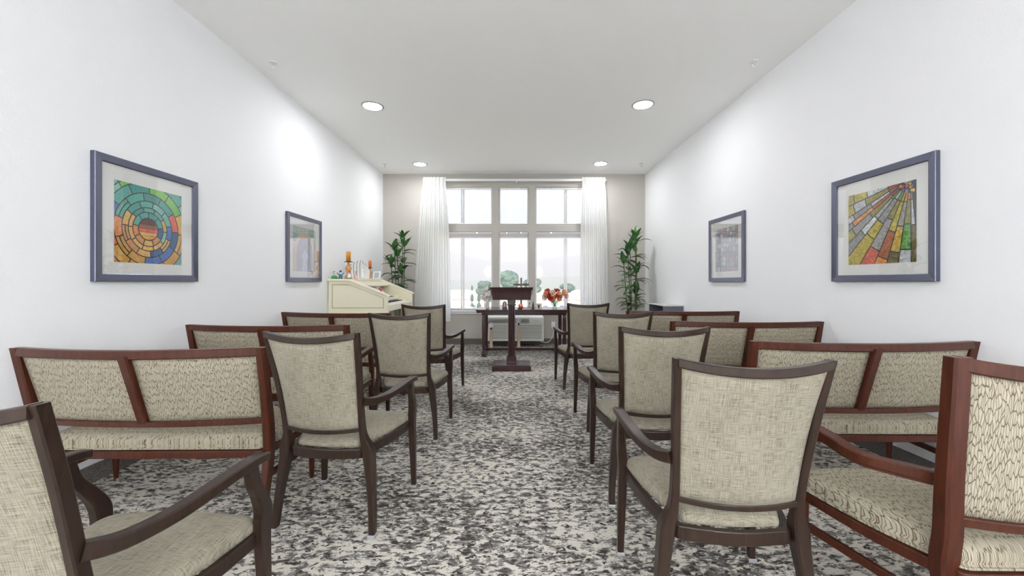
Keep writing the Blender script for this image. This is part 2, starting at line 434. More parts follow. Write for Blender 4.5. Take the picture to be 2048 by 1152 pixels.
# ceiling lights and sprinklers
def downlight(x, y, label):
    t = thing('recessed_downlight', label, 'ceiling light', (x, y, ZC), 0, 'round recessed ceiling lights')
    b = new(); n = 40
    prof = [(.104, -.001), (.106, -.009), (.124, -.006), (.126, -.0005)]
    rings = [[b.verts.new((r*math.cos(2*PI*i/n), r*math.sin(2*PI*i/n), z)) for i in range(n)] for r, z in prof]
    for r, s in zip(rings, rings[1:]+rings[:1]):
        for i in range(n): b.faces.new((r[i], r[(i+1) % n], s[(i+1) % n], s[i]))
    link('trim_ring', b, mat('trim_ring', (.35, .34, .33), .4), t, smooth=True)
    b = new(); lathe(b, [(.1035, -.0015), (.1035, -.006), (0, -.0075)], n=40); link('lens', b, M['lens'], t)
downlight(-1.644, 4.664, 'large round recessed light in the ceiling on the left, nearer one')
downlight(1.497, 4.624, 'large round recessed light in the ceiling on the right, nearer one')
downlight(-1.626, 6.956, 'round recessed light in the ceiling on the left, near the window wall')
downlight(1.507, 6.927, 'round recessed light in the ceiling on the right, near the window wall')
for y in (-.5, -2.8):  # extra unseen rows at guessed spots, added to light the near walls
    for x in (-1.63, 1.5): downlight(x, y, '%s round recessed light of the %s row added out of view behind the viewer' % ('left' if x < 0 else 'right', 'nearer' if y > -1 else 'rearmost'))
def fill_lamp(x, y, label):  # made-up lamp out of view, added to brighten chair backs and ceiling
    t = thing('fill_lamp', label, 'fill lamp', (x, y, 0), 0, 'opal globe fill lamps added in the unseen rear of the room')
    b = new(); lathe(b, [(.16, 0), (.16, .015), (.03, .03), (.012, .05), (0, .05)], n=32); link('base', b, M['iron'], t, smooth=True)
    b = new(); tube(b, [(0, 0, .04), (0, 0, 1.42)], .011, 10); link('pole', b, M['iron'], t)
    b = new(); ball(b, (0, 0, 1.66), .25, seg=32); link('globe', b, M['globe'], t, smooth=True)
for x, y, l in ((-1.1, -3.0, 'left added fill lamp with an opal globe, nearer of the two behind the viewer'), (1.1, -3.0, 'right added fill lamp with an opal globe, nearer of the two behind the viewer'),
                (-1.1, -4.4, 'left added fill lamp with an opal globe, next to the rear wall'), (1.1, -4.4, 'right added fill lamp with an opal globe, next to the rear wall')):
    fill_lamp(x, y, l)
def sprinkler(x, y, label):
    t = thing('fire_sprinkler', label, 'sprinkler', (x, y, ZC), 0, 'ceiling fire sprinklers')
    b = new(); lathe(b, [(.030, 0), (.038, -.002), (.037, -.006), (.014, -.009), (0, -.009)], n=24); link('escutcheon', b, M['white'], t, smooth=True)
    b = new(); lathe(b, [(.008, -.008), (.008, -.018), (.006, -.02)], n=12)
    for s in (-1, 1): tube(b, [(s*.007, 0, -.016), (s*.014, 0, -.026), (s*.010, 0, -.042), (0, 0, -.048)], .002, 6)
    link('sprinkler_head', b, M['chrome'], t, smooth=True)
    b = new(); lathe(b, [(0, -.047), (.015, -.048), (.015, -.050), (0, -.051)], n=16); link('deflector', b, M['chrome'], t)
sprinkler(-2.24, 3.73, 'small chrome sprinkler in the ceiling along the left wall, nearer one')
sprinkler(2.233, 3.714, 'small chrome sprinkler in the ceiling along the right wall, nearer one')
sprinkler(-2.24, 6.956, 'small sprinkler in the far left corner of the ceiling')
sprinkler(2.217, 6.927, 'small sprinkler in the far right corner of the ceiling')

# ------------------------------------------------------------------ framed pictures
class Paint:
    """flat coloured cells in a unit square; each cell is shrunk so that the dark backing shows as leading"""
    def __init__(s): s.bm = new(); s.col = s.bm.loops.layers.float_color.new('Col')
    def poly(s, pts, c, lift=0):
        if len(pts) < 3: return
        f = s.bm.faces.new([s.bm.verts.new((p[0], -lift, p[1])) for p in pts])
        for l in f.loops: l[s.col] = (*c, 1)
def clip(pts, x0=0, x1=1, y0=0, y1=1):
    for ax, lim, sg in ((0, x0, 1), (0, x1, -1), (1, y0, 1), (1, y1, -1)):
        out = []
        for i, p in enumerate(pts):
            q = pts[(i+1) % len(pts)]; dp = (p[ax]-lim)*sg; dq = (q[ax]-lim)*sg
            if dp >= 0: out.append(p)
            if dp*dq < 0:
                t = dp/(dp-dq); out.append((p[0]+(q[0]-p[0])*t, p[1]+(q[1]-p[1])*t))
        pts = out
        if len(pts) < 3: return []
    return pts
def srgb(h): 
    c = [int(h[i:i+2], 16)/255 for i in (0, 2, 4)]
    return tuple(x/12.92 if x <= .04045 else ((x+.055)/1.055)**2.4 for x in c)
def arc_cell(cx, cy, r0, r1, a0, a1, g=.005, sy=1.0):
    n = max(2, int((a1-a0)/.12)); r0 = r0+g if r0 > 0 else 0; r1 -= g; out = []
    for k in range(n+1):
        a = a0+g/max(r1, .05)+(a1-a0-2*g/max(r1, .05))*k/n; out.append((cx+r1*math.cos(a), cy+sy*r1*math.sin(a)))
    if r0 > 0:
        for k in range(n+1):
            a = a1-g/max(r0, .05)-(a1-a0-2*g/max(r0, .05))*k/n; out.append((cx+r0*math.cos(a), cy+sy*r0*math.sin(a)))
    else: out.append((cx, cy))
    return out
TEAL = [srgb(c) for c in ('4fa89c', '6cbcae', '2f8f8a', '86c6b8', '3f9c98', '7ab8b4')]
WARM = [srgb(c) for c in ('d9a850', 'e2b865', 'cf9c4a', 'e0b070', 'c98f5c')]
MIX = [srgb(c) for c in ('e2685a', '2f5f92', '7fb7b9', 'd98a50', '8a4038', 'dcb060', '4a74b8', 'd9b48a')]
GRN = srgb('76c05a')
def art_rings(P, seed=3, cx=.465, cy=.45):
    rnd = random.Random(seed)
    P.poly([(0, 0), (1, 0), (1, 1), (0, 1)], srgb('20201c'), -.0006)
    rad = [.145, .225, .285, .37, .475, .60, .74, .95, 1.2]
    for i in range(len(rad)-1):
        r0, r1 = rad[i], rad[i+1]; n = [9, 10, 11, 11, 12, 12, 12, 11][i]; off = rnd.uniform(0, 1)
        for k in range(n):
            a0 = 2*PI*(k+off)/n; a1 = 2*PI*(k+1+off)/n; am = (a0+a1)/2 % (2*PI)
            up = math.sin(am)
            if up > .35: c = rnd.choice(TEAL)
            elif up > -.35: c = rnd.choice(MIX if rnd.random() < .65 else (WARM if math.cos(am) < 0 else TEAL))
            else: c = rnd.choice(WARM if rnd.random() < .72 else MIX)
            if up > .55 and i >= 4 and rnd.random() < .28: c = GRN
            if rnd.random() < .22 and i > 0:   # a cell split along the ring
                rm = (r0+r1)/2; parts = ((r0, rm), (rm, r1))
            else: parts = ((r0, r1),)
            for j, (p, q) in enumerate(parts):
                P.poly(clip(arc_cell(cx, cy, p, q, a0, a1, .0065)), c if j == 0 else tuple(x*.8+.05 for x in c))
    # the sun disc with its red bar
    R = .138
    bands = [(1.0, .42, srgb('5b322a')), (.40, .05, srgb('8c5a3a')), (.02, -.28, srgb('e2605a')), (-.31, -.60, srgb('e0b25c')), (-.63, -1.0, srgb('d9a44e'))]
    for hi, lo, c in bands:
        pts = []
        for k in range(9):
            y = hi+(lo-hi)*k/8; pts.append((cx+R*math.sqrt(max(0, 1-y*y)), cy+R*y))
        for k in range(9):
            y = lo+(hi-lo)*k/8; pts.append((cx-R*math.sqrt(max(0, 1-y*y)), cy+R*y))
        P.poly(pts, c, .0002)
GREY = [srgb(c) for c in ('a9abac', 'bfc4c8', '8c8f92', 'd2d8dc', '9a9a98')]
OLV = [srgb(c) for c in ('a8a056', '8a8238', 'b8a832', '6e6436', 'c4a648')]
HOT = [srgb(c) for c in ('c87838', 'd98c3a', 'a85a30', 'd0583c', 'c89838')]
def art_rays(P, seed=12, cx=.93, cy=1.04, colours=None, hot=True):
    rnd = random.Random(seed)
    P.poly([(0, 0), (1, 0), (1, 1), (0, 1)], srgb('191a1c'), -.0006)
    rings = [.17, .30, .62, .95, 1.6]; rays = []
    a = PI*.97
    while a < PI*1.56: rays.append(a); a += rnd.uniform(.08, .20)
    for i, (p, q) in enumerate(zip(rays, rays[1:])):
        rr_ = [r*rnd.uniform(.86, 1.14) for r in rings]; last = None
        for j in range(len(rr_)-1):
            pool = rnd.choice((GREY, GREY, GREY, GREY, OLV, OLV, OLV, HOT)); c = rnd.choice(pool)
            if j == 0: c = rnd.choice((srgb('c03a30'), GREY[0], HOT[1], OLV[2]))
            if rnd.random() < .05: c = srgb('5a9a44')
            if rnd.random() < .015: c = srgb('3c3f80')
            P.poly(clip(arc_cell(cx, cy, rr_[j], rr_[j+1], p, q, .0075)), c)
    for k in range(26):                                        # small red and blue chips round the source
        a = rnd.uniform(PI*.95, PI*1.6); r = rnd.uniform(.02, .17); x, y = cx+r*math.cos(a), cy+r*math.sin(a); s = rnd.uniform(.012, .028)
        P.poly(clip([(x+s*math.cos(t+a), y+s*math.sin(t+a)) for t in (0, 1.5, 2.9, 4.4)]), rnd.choice((srgb('4a64b4'), srgb('c83c34'), srgb('c8a040'), srgb('7a88c8'))), .0003+k*1e-5)
def art_arch(P):
    P.poly([(0, 0), (1, 0), (1, 1), (0, 1)], srgb('2a3030'), -.0006); rnd = random.Random(2)
    for i in range(6):
        for j in range(6):
            c = rnd.choice([srgb(x) for x in ('7fb9b4', '5fa8a8', '9accc4', '6ab0b8', 'a8c4c0')])
            P.poly([(i/6+.004, j/6+.004), ((i+1)/6-.004, j/6+.004), ((i+1)/6-.004, (j+1)/6-.004), (i/6+.004, (j+1)/6-.004)], c)
    for r0, r1, c, l in ((.0, .36, srgb('7c86a8'), .0002), (.36, .46, srgb('e0b070'), .0003)):
        n = 30; pts = [(.5+r1*math.cos(PI*k/n), .42+1.05*r1*math.sin(PI*k/n)) for k in range(n+1)]
        if r0: pts += [(.5-r0*math.cos(PI*k/n), .42+1.05*r0*math.sin(PI*k/n)) for k in range(n+1)]
        else: pts += [(.5-r1, 0), (.5+r1, 0)]
        P.poly(pts, c, l)
    for x in (.04, .86): P.poly([(x, 0), (x+.10, 0), (x+.10, .42), (x, .42)], srgb('d8b078'), .0003)
    P.poly([(.36, 0), (.62, 0), (.58, .22), (.66, .36), (.5, .50), (.36, .36), (.42, .22)], srgb('b8bcd8'), .0004)
def art_mosaic(P):
    P.poly([(0, 0), (1, 0), (1, 1), (0, 1)], srgb('343048'), -.0006); rnd = random.Random(9)
    for j in range(9):
        for i in range(8):
            x, y = i/8+rnd.uniform(-.02, .02), j/9+rnd.uniform(-.02, .02); s = rnd.uniform(.075, .11); a = rnd.uniform(0, 1)
            c = rnd.choice([srgb(q) for q in ('6f92a8', '8fb4ac', 'b08a98', '6c6a98', 'c8ccd4', '9a6470', '587a90')])
            P.poly(clip([(x+.06+s*.7*math.cos(t+a), y+.055+s*.7*math.sin(t+a)) for t in (.1, 1.3, 2.5, 3.9, 5.2)]), c, i*1e-5+j*1e-5)
def picture(label, wall, yc, painter, pm):
    """built facing -Y in its own axes, then turned onto the wall"""
    t = thing('framed_picture', label, 'picture', (XL if wall == 'L' else XR, yc, 1.568), PI/2 if wall == 'L' else -PI/2)
    S, w_, d = .385, .048, .030
    b = new()
    ring = lambda s, y: [Vector((-s, y, -s)), Vector((s, y, -s)), Vector((s, y, s)), Vector((-s, y, s))]
    prof = [(S, -.001), (S, -d+.003), (S-.003, -d), (S-w_+.004, -d+.004), (S-w_, -d+.007), (S-w_, -.001)]
    R_ = [[b.verts.new(v) for v in ring(s, y)] for s, y in prof]
    for k in range(len(R_)):
        p, q = R_[k], R_[(k+1) % len(R_)]
        for i in range(4): b.faces.new((p[i], p[(i+1) % 4], q[(i+1) % 4], q[i]))
    link('frame', b, M['frame'], t)
    b = new(); box(b, -S+w_, S-w_, -.014, -.002, -S+w_, S-w_); link('mat_board', b, M['mat'], t)
    P = Paint(); painter(P)
    for v in P.bm.verts: v.co = Vector(((v.co.x-.5)*.50+(.01 if wall == 'R' else -.008), -.0155+v.co.y, (v.co.z-.5)*.51-.008))
    link('art_print', P.bm, pm, t)
    b = new(); box(b, -S+w_, S-w_, -.0225, -.0205, -S+w_, S-w_); link('glass', b, M['picglass'] if yc < 4 else M['picglass2'], t)
    return t
picture('large picture of teal rings and an orange sun, blue-grey frame, left wall', 'L', 2.727, art_rings, M['artprint'])
picture('large picture of grey, olive and orange rays, blue-grey frame, right wall', 'R', 2.727, art_rays, M['artprint2'])
picture('farther framed picture on the left wall, turquoise squares and tan arch under glare', 'L', 4.733, art_arch, M['artprint'])
picture('farther framed picture on the right wall, muted mauve mosaic under glare', 'R', 4.685, art_mosaic, M['artprint'])

# ------------------------------------------------------------------ chairs
X_, Y_, Z_ = Vector((1, 0, 0)), Vector((0, 1, 0)), Vector((0, 0, 1))
def leg_sections(pts):   # (x, y, z, half width x, half depth y)
    return [section((p[0], p[1], p[2]), X_, Y_, p[3], p[4], .3) for p in pts]
def outline_seat(hr, hf, yr, yf, bow=.0, bulge=.02, n=64, rc=.03, rcf=.05):
    """closed outline of a seat, rounded corners: rear half width hr at yr, front half width hf at yf"""
    pts = []
    def arc(cx, cy, r, a0, a1, k=5):
        for i in range(k+1):
            a = a0+(a1-a0)*i/k; pts.append((cx+r*math.cos(a), cy+r*math.sin(a)))
    k = 10
    for i in range(1, k):                       # right side, rear to front, bowed
        t = i/k; y = yr+rc+(yf-rcf-yr-rc)*t; x = hr+(hf-hr)*(t**.8)+bow*math.sin(PI*t); pts.append((x, y))
    arc(hf-rcf, yf-rcf, rcf, 0, PI/2)
    for i in range(1, k):                       # front
        t = i/k; pts.append(((hf-rcf)*(1-2*t), yf+bulge*math.sin(PI*t)))
    arc(-hf+rcf, yf-rcf, rcf, PI/2, PI)
    for i in range(1, k):
        t = 1-i/k; y = yr+rc+(yf-rcf-yr-rc)*t; x = hr+(hf-hr)*(t**.8)+bow*math.sin(PI*t); pts.append((-x, y))
    arc(-hr+rc, yr+rc, rc, PI, 1.5*PI)
    for i in range(1, k):
        t = i/k; pts.append(((-hr+rc)*(1-2*t), yr-bulge*.9*math.sin(PI*t)))
    arc(hr-rc, yr+rc, rc, 1.5*PI, 2*PI)
    return pts
def cushion(bm, out, z0, prof):
    """prof: (inset, z) from the lower edge inwards and up; closed on top by shrinking to the centre"""
    cx = sum(p[0] for p in out)/len(out); cy = sum(p[1] for p in out)/len(out)
    mx = max(abs(p[0]-cx) for p in out); my = max(abs(p[1]-cy) for p in out)
    rings = []
    for ins, z in prof:
        rings.append([bm.verts.new((cx+(x-cx)*(1-ins/mx), cy+(y-cy)*(1-ins/my), z0+z)) for x, y in out])
    n = len(out)
    for r, s in zip(rings, rings[1:]):
        for i in range(n): bm.faces.new((r[i], r[(i+1) % n], s[(i+1) % n], s[i]))
    zt = z0+prof[-1][1]; last = rings[-1]
    for f, dz in ((.72, .004), (.42, .007), (.16, .008)):
        ins, _ = prof[-1]; cur = [bm.verts.new((cx+(v.co.x-cx)*f, cy+(v.co.y-cy)*f, zt+dz)) for v in rings[len(prof)-1]]
        for i in range(n): bm.faces.new((last[i], last[(i+1) % n], cur[(i+1) % n], cur[i]))
        last = cur
    bm.faces.new(last); bm.faces.new(rings[0])
def rail_ring(bm, out, w_, z0, z1, skip=None):
    """band of wood just inside the outline"""
    cx = sum(p[0] for p in out)/len(out); cy = sum(p[1] for p in out)/len(out); n = len(out)
    mx = max(abs(p[0]-cx) for p in out); my = max(abs(p[1]-cy) for p in out)
    sh = lambda p, d: (cx+(p[0]-cx)*(1-d/mx), cy+(p[1]-cy)*(1-d/my))
    A = [[bm.verts.new((*sh(p, d), z)) for p in out] for d, z in ((.002, z0), (0, z0+.003), (0, z1-.003), (.002, z1), (w_, z1), (w_, z0))]
    for k in range(6):
        r, s = A[k], A[(k+1) % 6]
        for i in range(n): bm.faces.new((r[i], r[(i+1) % n], s[(i+1) % n], s[i]))
def back_surface(bm, rows, th, nx=18, inset=0.0, bulge=.010):
    """rows: list of (half width, y centre, y edge, z centre, z edge), bottom to top; y is the rear face"""
    F, B_ = [], []
    m = len(rows)-1
    for j, (hw, yc, ye, zc, ze) in enumerate(rows):
        rf, rb = [], []
        for i in range(nx+1):
            s = -1+2*i/nx; y = yc+(ye-yc)*s*s; z = zc+(ze-zc)*s*s
            edge = (1-abs(s)**6)*(1-abs(2*j/m-1)**6)
            rb.append(bm.verts.new((hw*s, y+.004-bulge*.7*edge, z))); rf.append(bm.verts.new((hw*s, y+th-.004+bulge*edge, z)))
        F.append(rf); B_.append(rb)
    for j in range(m):
        for i in range(nx):
            bm.faces.new((F[j][i], F[j][i+1], F[j+1][i+1], F[j+1][i])); bm.faces.new((B_[j][i], B_[j+1][i], B_[j+1][i+1], B_[j][i+1]))
    for j in range(m):
        for i in (0, nx): bm.faces.new((F[j][i], F[j+1][i], B_[j+1][i], B_[j][i]))
    for i in range(nx):
        for j in (0, m): bm.faces.new((F[j][i], F[j][i+1], B_[j][i+1], B_[j][i]))
def lerp(a, b, t): return a+(b-a)*t
def rail_arc(bm, hw, yc, ye, zc, ze, d, h, up=(0, 0, 1), n=16):
    """curved cross rail: rear face at y, top edge at z"""
    secs = []
    for i in range(n+1):
        s = -1+2*i/n; y = yc+(ye-yc)*s*s+d; z = zc+(ze-zc)*s*s-h
        secs.append(section((hw*s, y, z), Y_, Z_, d, h, .25))
    loft(bm, secs)

def make_chair():
    t = thing('armchair', '', 'chair')
    W = M['espresso']
    for s in (-1, 1):
        # rear leg running up into the stile
        P = spline([(s*.243, -.212, .0, .0145, .0165), (s*.232, -.193, .16, .0165, .020), (s*.213, -.176, .32, .022, .026), (s*.204, -.178, .40, .0235, .027),
                    (s*.190, -.196, .47, .0145, .017), (s*.192, -.222, .60, .0115, .0155), (s*.203, -.262, .78, .0115, .015), (s*.2145, -.308, .957, .0115, .0145)], 6)
        b = new(); loft(b, leg_sections(P)); lg = link('leg', b, W, t, smooth=False)
        b = new(); cbox(b, (s*.243, -.212, .008), (.037, .041, .016)); link('foot_glide', b, M['clear'], lg, bevel=.003)
        # front leg running up into the arm post
        P = spline([(s*.273, .250, .0, .0125, .0135), (s*.269, .243, .22, .0165, .018), (s*.266, .238, .38, .018, .023), (s*.270, .236, .455, .018, .026),
                    (s*.277, .208, .515, .0155, .024), (s*.284, .172, .57, .014, .021), (s*.287, .155, .632, .013, .020)], 6)
        b = new(); loft(b, leg_sections(P)); lg = link('leg', b, W, t)
        b = new(); cbox(b, (s*.273, .250, .008), (.034, .036, .016)); link('foot_glide', b, M['clear'], lg, bevel=.003)
        # armrest
        A = spline([(s*.200, -.222, .628), (s*.232, -.165, .617), (s*.262, -.07, .620), (s*.281, .05, .634), (s*.289, .155, .642), (s*.288, .222, .634)], 6)
        n = len(A); aw = [lerp(.013, .020, min(1, i/(n*.5))) for i in range(n)]; ah = [lerp(.019, .012, i/(n-1)) for i in range(n)]
        aw[-1] = .014; ah[-1] = .007
        b = new(); path_loft(b, A, aw, ah); link('armrest', b, W, t)
    b = new(); rail_arc(b, .214, -.360, -.324, .937, .958, .0145, .0135); link('top_rail', b, W, t)
    b = new(); rail_arc(b, .186, -.245, -.214, .494, .502, .011, .009); link('lower_rail', b, W, t)
    rows = []
    for k in range(13):
        q = k/12; z = lerp(.492, .925, q)
        rows.append((lerp(.182, .2065, q), lerp(-.243, -.352, q)+.012*math.sin(PI*q), lerp(-.212, -.318, q)+.014*math.sin(PI*q), z-lerp(.004, .012, q), z+lerp(.004, .010, q)))
    b = new(); back_surface(b, rows, .026); link('backrest', b, M['linen'], t, smooth=True)
    out = outline_seat(.184, .262, -.192, .262, .012, .022)
    b = new(); rail_ring(b, out, .020, .348, .392); link('seat_frame', b, W, t)
    out = outline_seat(.158, .254, -.172, .262, .010, .014, rc=.02)
    b = new(); cushion(b, out, .388, [(.012, 0), (.002, .006), (0, .016), (.003, .028), (.011, .038), (.026, .045), (.05, .050)]); link('seat', b, M['linen_seat'], t, smooth=True)
    return t

def turned_leg(bm, x, y, z1, r=.019):
    lathe(bm, [(.011, 0), (.014, .03), (.017, .12), (.0205, .16), (.0205, .175), (.015, .18), (.019, .188), (.021, z1)], (x, y, 0), 16)
def make_bench(hw=.603, ztop=.866, dip=.004, wrap=.066, centre=True, name='upholstered_bench', cat='bench'):
    """two-seat settee, or (hw small, no centre stile) the matching high-back armchair"""
    t = thing(name, '', cat); W = M['cherry']
    hb = hw-.035; hs = hw-.012 if centre else .375; ytop = -.308 if centre else -.258; sw = .021 if centre else .028
    for s in (-1, 1):
        P = spline([(s*(hb-.005), -.262, 0, .016, .018), (s*(hb-.006), -.222, .15, .019, .022), (s*(hb-.008), -.188, .32, sw, .025), (s*(hb), -.205, .45, sw, .025),
                    (s*(hb+.008), lerp(-.205, ytop, .42)+.01, .608, sw*.97, .023), (s*(hw-sw), ytop+.020, ztop-.001, sw*.93, .021)], 6)
        b = new(); loft(b, leg_sections(P)); link('leg', b, W, t)
        b = new(); turned_leg(b, s*(hs-.005), .20, .315)
        # post above the seat, curving back under the arm
        P = spline([(s*(hs-.005), .212, .30, .020, .024), (s*(hs-.003), .212, .42, .018, .022), (s*(hs), .180, .52, .016, .020), (s*(hs+.002), .160, .605, .015, .018)], 6)
        loft(b, leg_sections(P)); link('leg', b, W, t)
        A = spline([(s*(hb+.006), -.215, .606), (s*(hb+.018), -.15, .592), (s*(hs-.003), -.04, .594), (s*(hs+.003), .08, .608), (s*(hs+.003), .165, .614), (s*(hs+.003), .215, .602)], 6)
        n = len(A); aw = [lerp(.019, .025, i/n) for i in range(n)]; ah = [.017]*(n-3)+[.015, .012, .007]
        b = new(); path_loft(b, A, aw, ah); path_loft(b, [(x, y, z-.019) for x, y, z in A[:-4]], [q-.005 for q in aw[:-4]], .006); link('armrest', b, W, t)
        b = new(); path_loft(b, [(s*(hb-.004), -.215, .205), (s*(hs-.005), .195, .205)], .010, .015); link('stretcher', b, W, t)
    yc = ytop-wrap; b = new()
    rail_arc(b, hw-.03, yc, ytop+.004, ztop-dip, ztop, .019, .021, n=24); link('top_rail', b, W, t)
    b = new(); rail_arc(b, hb-.012, -.277, -.225, .500, .500, .018, .0135, n=24)
    link('lower_rail', b, W, t)
    if centre:
        b = new(); P = [(0, -.258, .49, .023, .019), (0, -.366, ztop-.03, .023, .019)]
        loft(b, leg_sections(P)); link('centre_stile', b, W, t)
    zt = ztop-.040
    if centre:
        for s in (-1, 1):
            b = new(); rows = []
            for k in range(11):
                q = k/10; z = lerp(.494, zt, q); rows.append((lerp(hb-.022, hw-.045, q), z))
            nx = 14; F, B_ = [], []
            for j, (hh, z) in enumerate(rows):
                q = j/10; rf, rb = [], []
                for i in range(nx+1):
                    u = .020+(hh-.020)*i/nx; v = (u/hh)**2
                    y = lerp(lerp(-.277, yc, q), lerp(-.225, ytop, q), v)
                    e = (1-abs(2*i/nx-1)**6)*(1-abs(2*j/10-1)**6)
                    rb.append(b.verts.new((s*u, y+.020-.008*e, z-dip*(1-v)*q))); rf.append(b.verts.new((s*u, y+.042+.014*e, z-dip*(1-v)*q)))
                F.append(rf); B_.append(rb)
            for j in range(10):
                for i in range(nx):
                    b.faces.new((F[j][i], F[j][i+1], F[j+1][i+1], F[j+1][i])); b.faces.new((B_[j][i], B_[j+1][i], B_[j+1][i+1], B_[j][i+1]))
                for i in (0, nx): b.faces.new((F[j][i], F[j+1][i], B_[j+1][i], B_[j][i]))
            for i in range(nx):
                for j in (0, 10): b.faces.new((F[j][i], F[j][i+1], B_[j][i+1], B_[j][i]))
            link('backrest', b, M['bark'], t, smooth=True)
    else:
        rows = []
        for k in range(13):
            q = k/12; z = lerp(.494, zt, q)
            rows.append((lerp(hb-.020, hw-.048, q), lerp(-.265, yc+.006, q), lerp(-.212, ytop+.008, q), z-dip*q, z))
        b = new(); back_surface(b, rows, .040); link('backrest', b, M['bark'], t, smooth=True)
    out = outline_seat(hb-.012, hs+.006, -.236, .245, .010, .004, rc=.02, rcf=.04)
    b = new(); rail_ring(b, out, .025, .306, .342); link('seat_frame', b, W, t)
    out = outline_seat(hb-.022, hs+.002, -.222, .248, .010, .002, rc=.03, rcf=.045)
    b = new(); cushion(b, out, .340, [(.010, 0), (.0, .006), (.001, .014), (.006, .020), (.001, .034), (.003, .052), (.016, .068), (.035, .076), (.06, .080)]); link('seat', b, M['bark_seat'], t, smooth=True)
    pts = [(x*1.003, y*1.01, .350) for x, y in out]; b = new()
    n = len(pts); ring = []
    for i in range(n):
        p = Vector(pts[i]); tt = (Vector(pts[(i+1) % n])-Vector(pts[i-1])).normalized(); U = tt.cross(Z_)
        ring.append([b.verts.new(p+(U*math.cos(k*PI/3)+Z_*math.sin(k*PI/3))*.0042) for k in range(6)])
    for i in range(n):
        p, q = ring[i], ring[(i+1) % n]
        for k in range(6): b.faces.new((p[k], p[(k+1) % 6], q[(k+1) % 6], q[k]))
    link('piping', b, M['bark_seat'], t, smooth=True)
    return t
R = math.radians
chair = make_chair()
spots = [(-.872, 2.088, -6, 'second linen-backed dark wood armchair on the left of the aisle, counted from the nearest'),
 (.717, 1.467, -4.2, 'nearest linen-backed dark wood armchair on the right of the aisle, its back fully seen'),
 (.766, 2.309, -2.2, 'second linen-backed armchair on the right of the aisle, counted from the nearest'),
 (.824, 3.325, .3, 'third linen-backed armchair on the right of the aisle, counted from the nearest'),
 (.783, 4.546, 1.8, 'farthest linen-backed armchair on the right of the aisle, in front of the altar table end'),
 (-.813, 3.18, -1.3, 'third linen-backed armchair on the left of the aisle, counted from the nearest'),
 (-.868, 4.298, -6.1, 'farthest linen-backed armchair on the left of the aisle, beside the organ'),
 (-1.077, 1.049, -2.0, 'nearest linen-backed armchair in the lower left corner, cut off by the photo edge')]
for i, (x, y, a, l) in enumerate(spots):
    c = chair if i == 0 else copy_tree(chair)
    c.location = (x, y, 0); c.rotation_euler.z = R(a); tag(c, l, 'chair', 'linen armchairs along the aisle')
bench = make_bench()
bs = [(-1.804, 2.214, .6, 'nearest cherry wood two-seat bench on the left, against the left wall'),
 (-1.811, 3.24, -.5, 'second cherry wood two-seat bench on the left, between two other benches'),
 (-1.80, 4.41, -8, 'farthest cherry wood two-seat bench on the left, in front of the organ'),
 (1.868, 2.42, -.4, 'nearest cherry wood two-seat bench on the right, beside the right wall'),
 (1.878, 3.5, -1.8, 'second cherry wood two-seat bench on the right, between two other benches'),
 (1.862, 4.655, -4, 'farthest cherry wood two-seat bench on the right, near the low bookcase')]
for i, (x, y, a, l) in enumerate(bs):
    c = bench if i == 0 else copy_tree(bench)
    c.location = (x, y, 0); c.rotation_euler.z = R(a); tag(c, l, 'bench', 'two-seat upholstered benches')
c = make_bench(.30, .968, .028, .052, False, 'high_back_armchair', 'chair')
tag(c, 'high-back cherry wood armchair with bark-pattern fabric, cut off at the lower right of the photo', 'chair'); c.location = (1.54, 1.38, 0)
for ch in c.children:                    # this chair has a deeper seat
    for v in ch.data.vertices:
        if v.co.y > 0: v.co.y *= 1.2

# ------------------------------------------------------------------ lectern
t = thing('lectern', 'dark mahogany lectern on a fluted post, standing in the aisle before the altar table', 'lectern', (-.026, 5.479, 0))
b = new(); box(b, -.257, .257, -.205, .205, 0, .066); link('base', b, M['altar'], t, bevel=.006)
b = new(); box(b, -.240, .240, -.188, .188, .066, .074); link('base_cap', b, M['altar'], t, bevel=.004)
b = new(); box(b, -.066, .066, -.066, .066, .074, .165); box(b, -.056, .056, -.056, .056, .165, .182); link('plinth', b, M['altar'], t, bevel=.004)
b = new()
# square post with three flutes a side
def fl(side):
    pts = []
    for k in range(4):
        a = k*PI/2
        for j in range(24):
            s = -.047+.094*j/24; g = 0
            for c0 in (-.024, 0, .024):
                if abs(s-c0) < .008: g = max(g, .006*math.cos((s-c0)/.008*PI/2))
            x, y = s, -(.047-g); pts.append((x*math.cos(a)-y*math.sin(a), x*math.sin(a)+y*math.cos(a)))
    return pts
loft(b, [[Vector((x, y, z)) for x, y in fl(0)] for z in (.182, .862)]); link('post', b, M['altar'], t)
b = new()
for z0, z1, s in ((.862, .874, .062), (.874, .900, .050), (.900, .935, .056), (.935, .960, .070)): box(b, -s, s, -s, s, z0, z1)
link('capital', b, M['altar'], t, bevel=.003)
# desk: coved apron under a sloping top, higher towards the seats
b = new()
for (z0, x0, y0), (z1, x1, y1) in zip([(.940, .255, .150), (.960, .257, .152), (1.030, .262, .160), (1.060, .266, .165), (1.082, .276, .176)], [(.960, .257, .152), (1.030, .262, .160), (1.060, .266, .165), (1.082, .276, .176), (1.092, .278, .178)]):
    loft(b, [[Vector((-x, -y, z)), Vector((x, -y, z)), Vector((x, y, z-.10*(z-.94)/.15)), Vector((-x, y, z-.10*(z-.94)/.15))] for z, x, y in ((z0, x0, y0), (z1, x1, y1))])
link('desk', b, M['altar'], t)
b = new(); Rm = Matrix.Rotation(-math.atan2(.10, .356), 3, 'X'); cbox(b, (0, 0, 1.052), (.576, .392, .016), Rm); link('reading_top', b, M['altar'], t, bevel=.004)
b = new(); cbox(b, (0, .184, 1.018), (.50, .018, .03), Rm); link('book_ledge', b, M['altar'], t, bevel=.003)

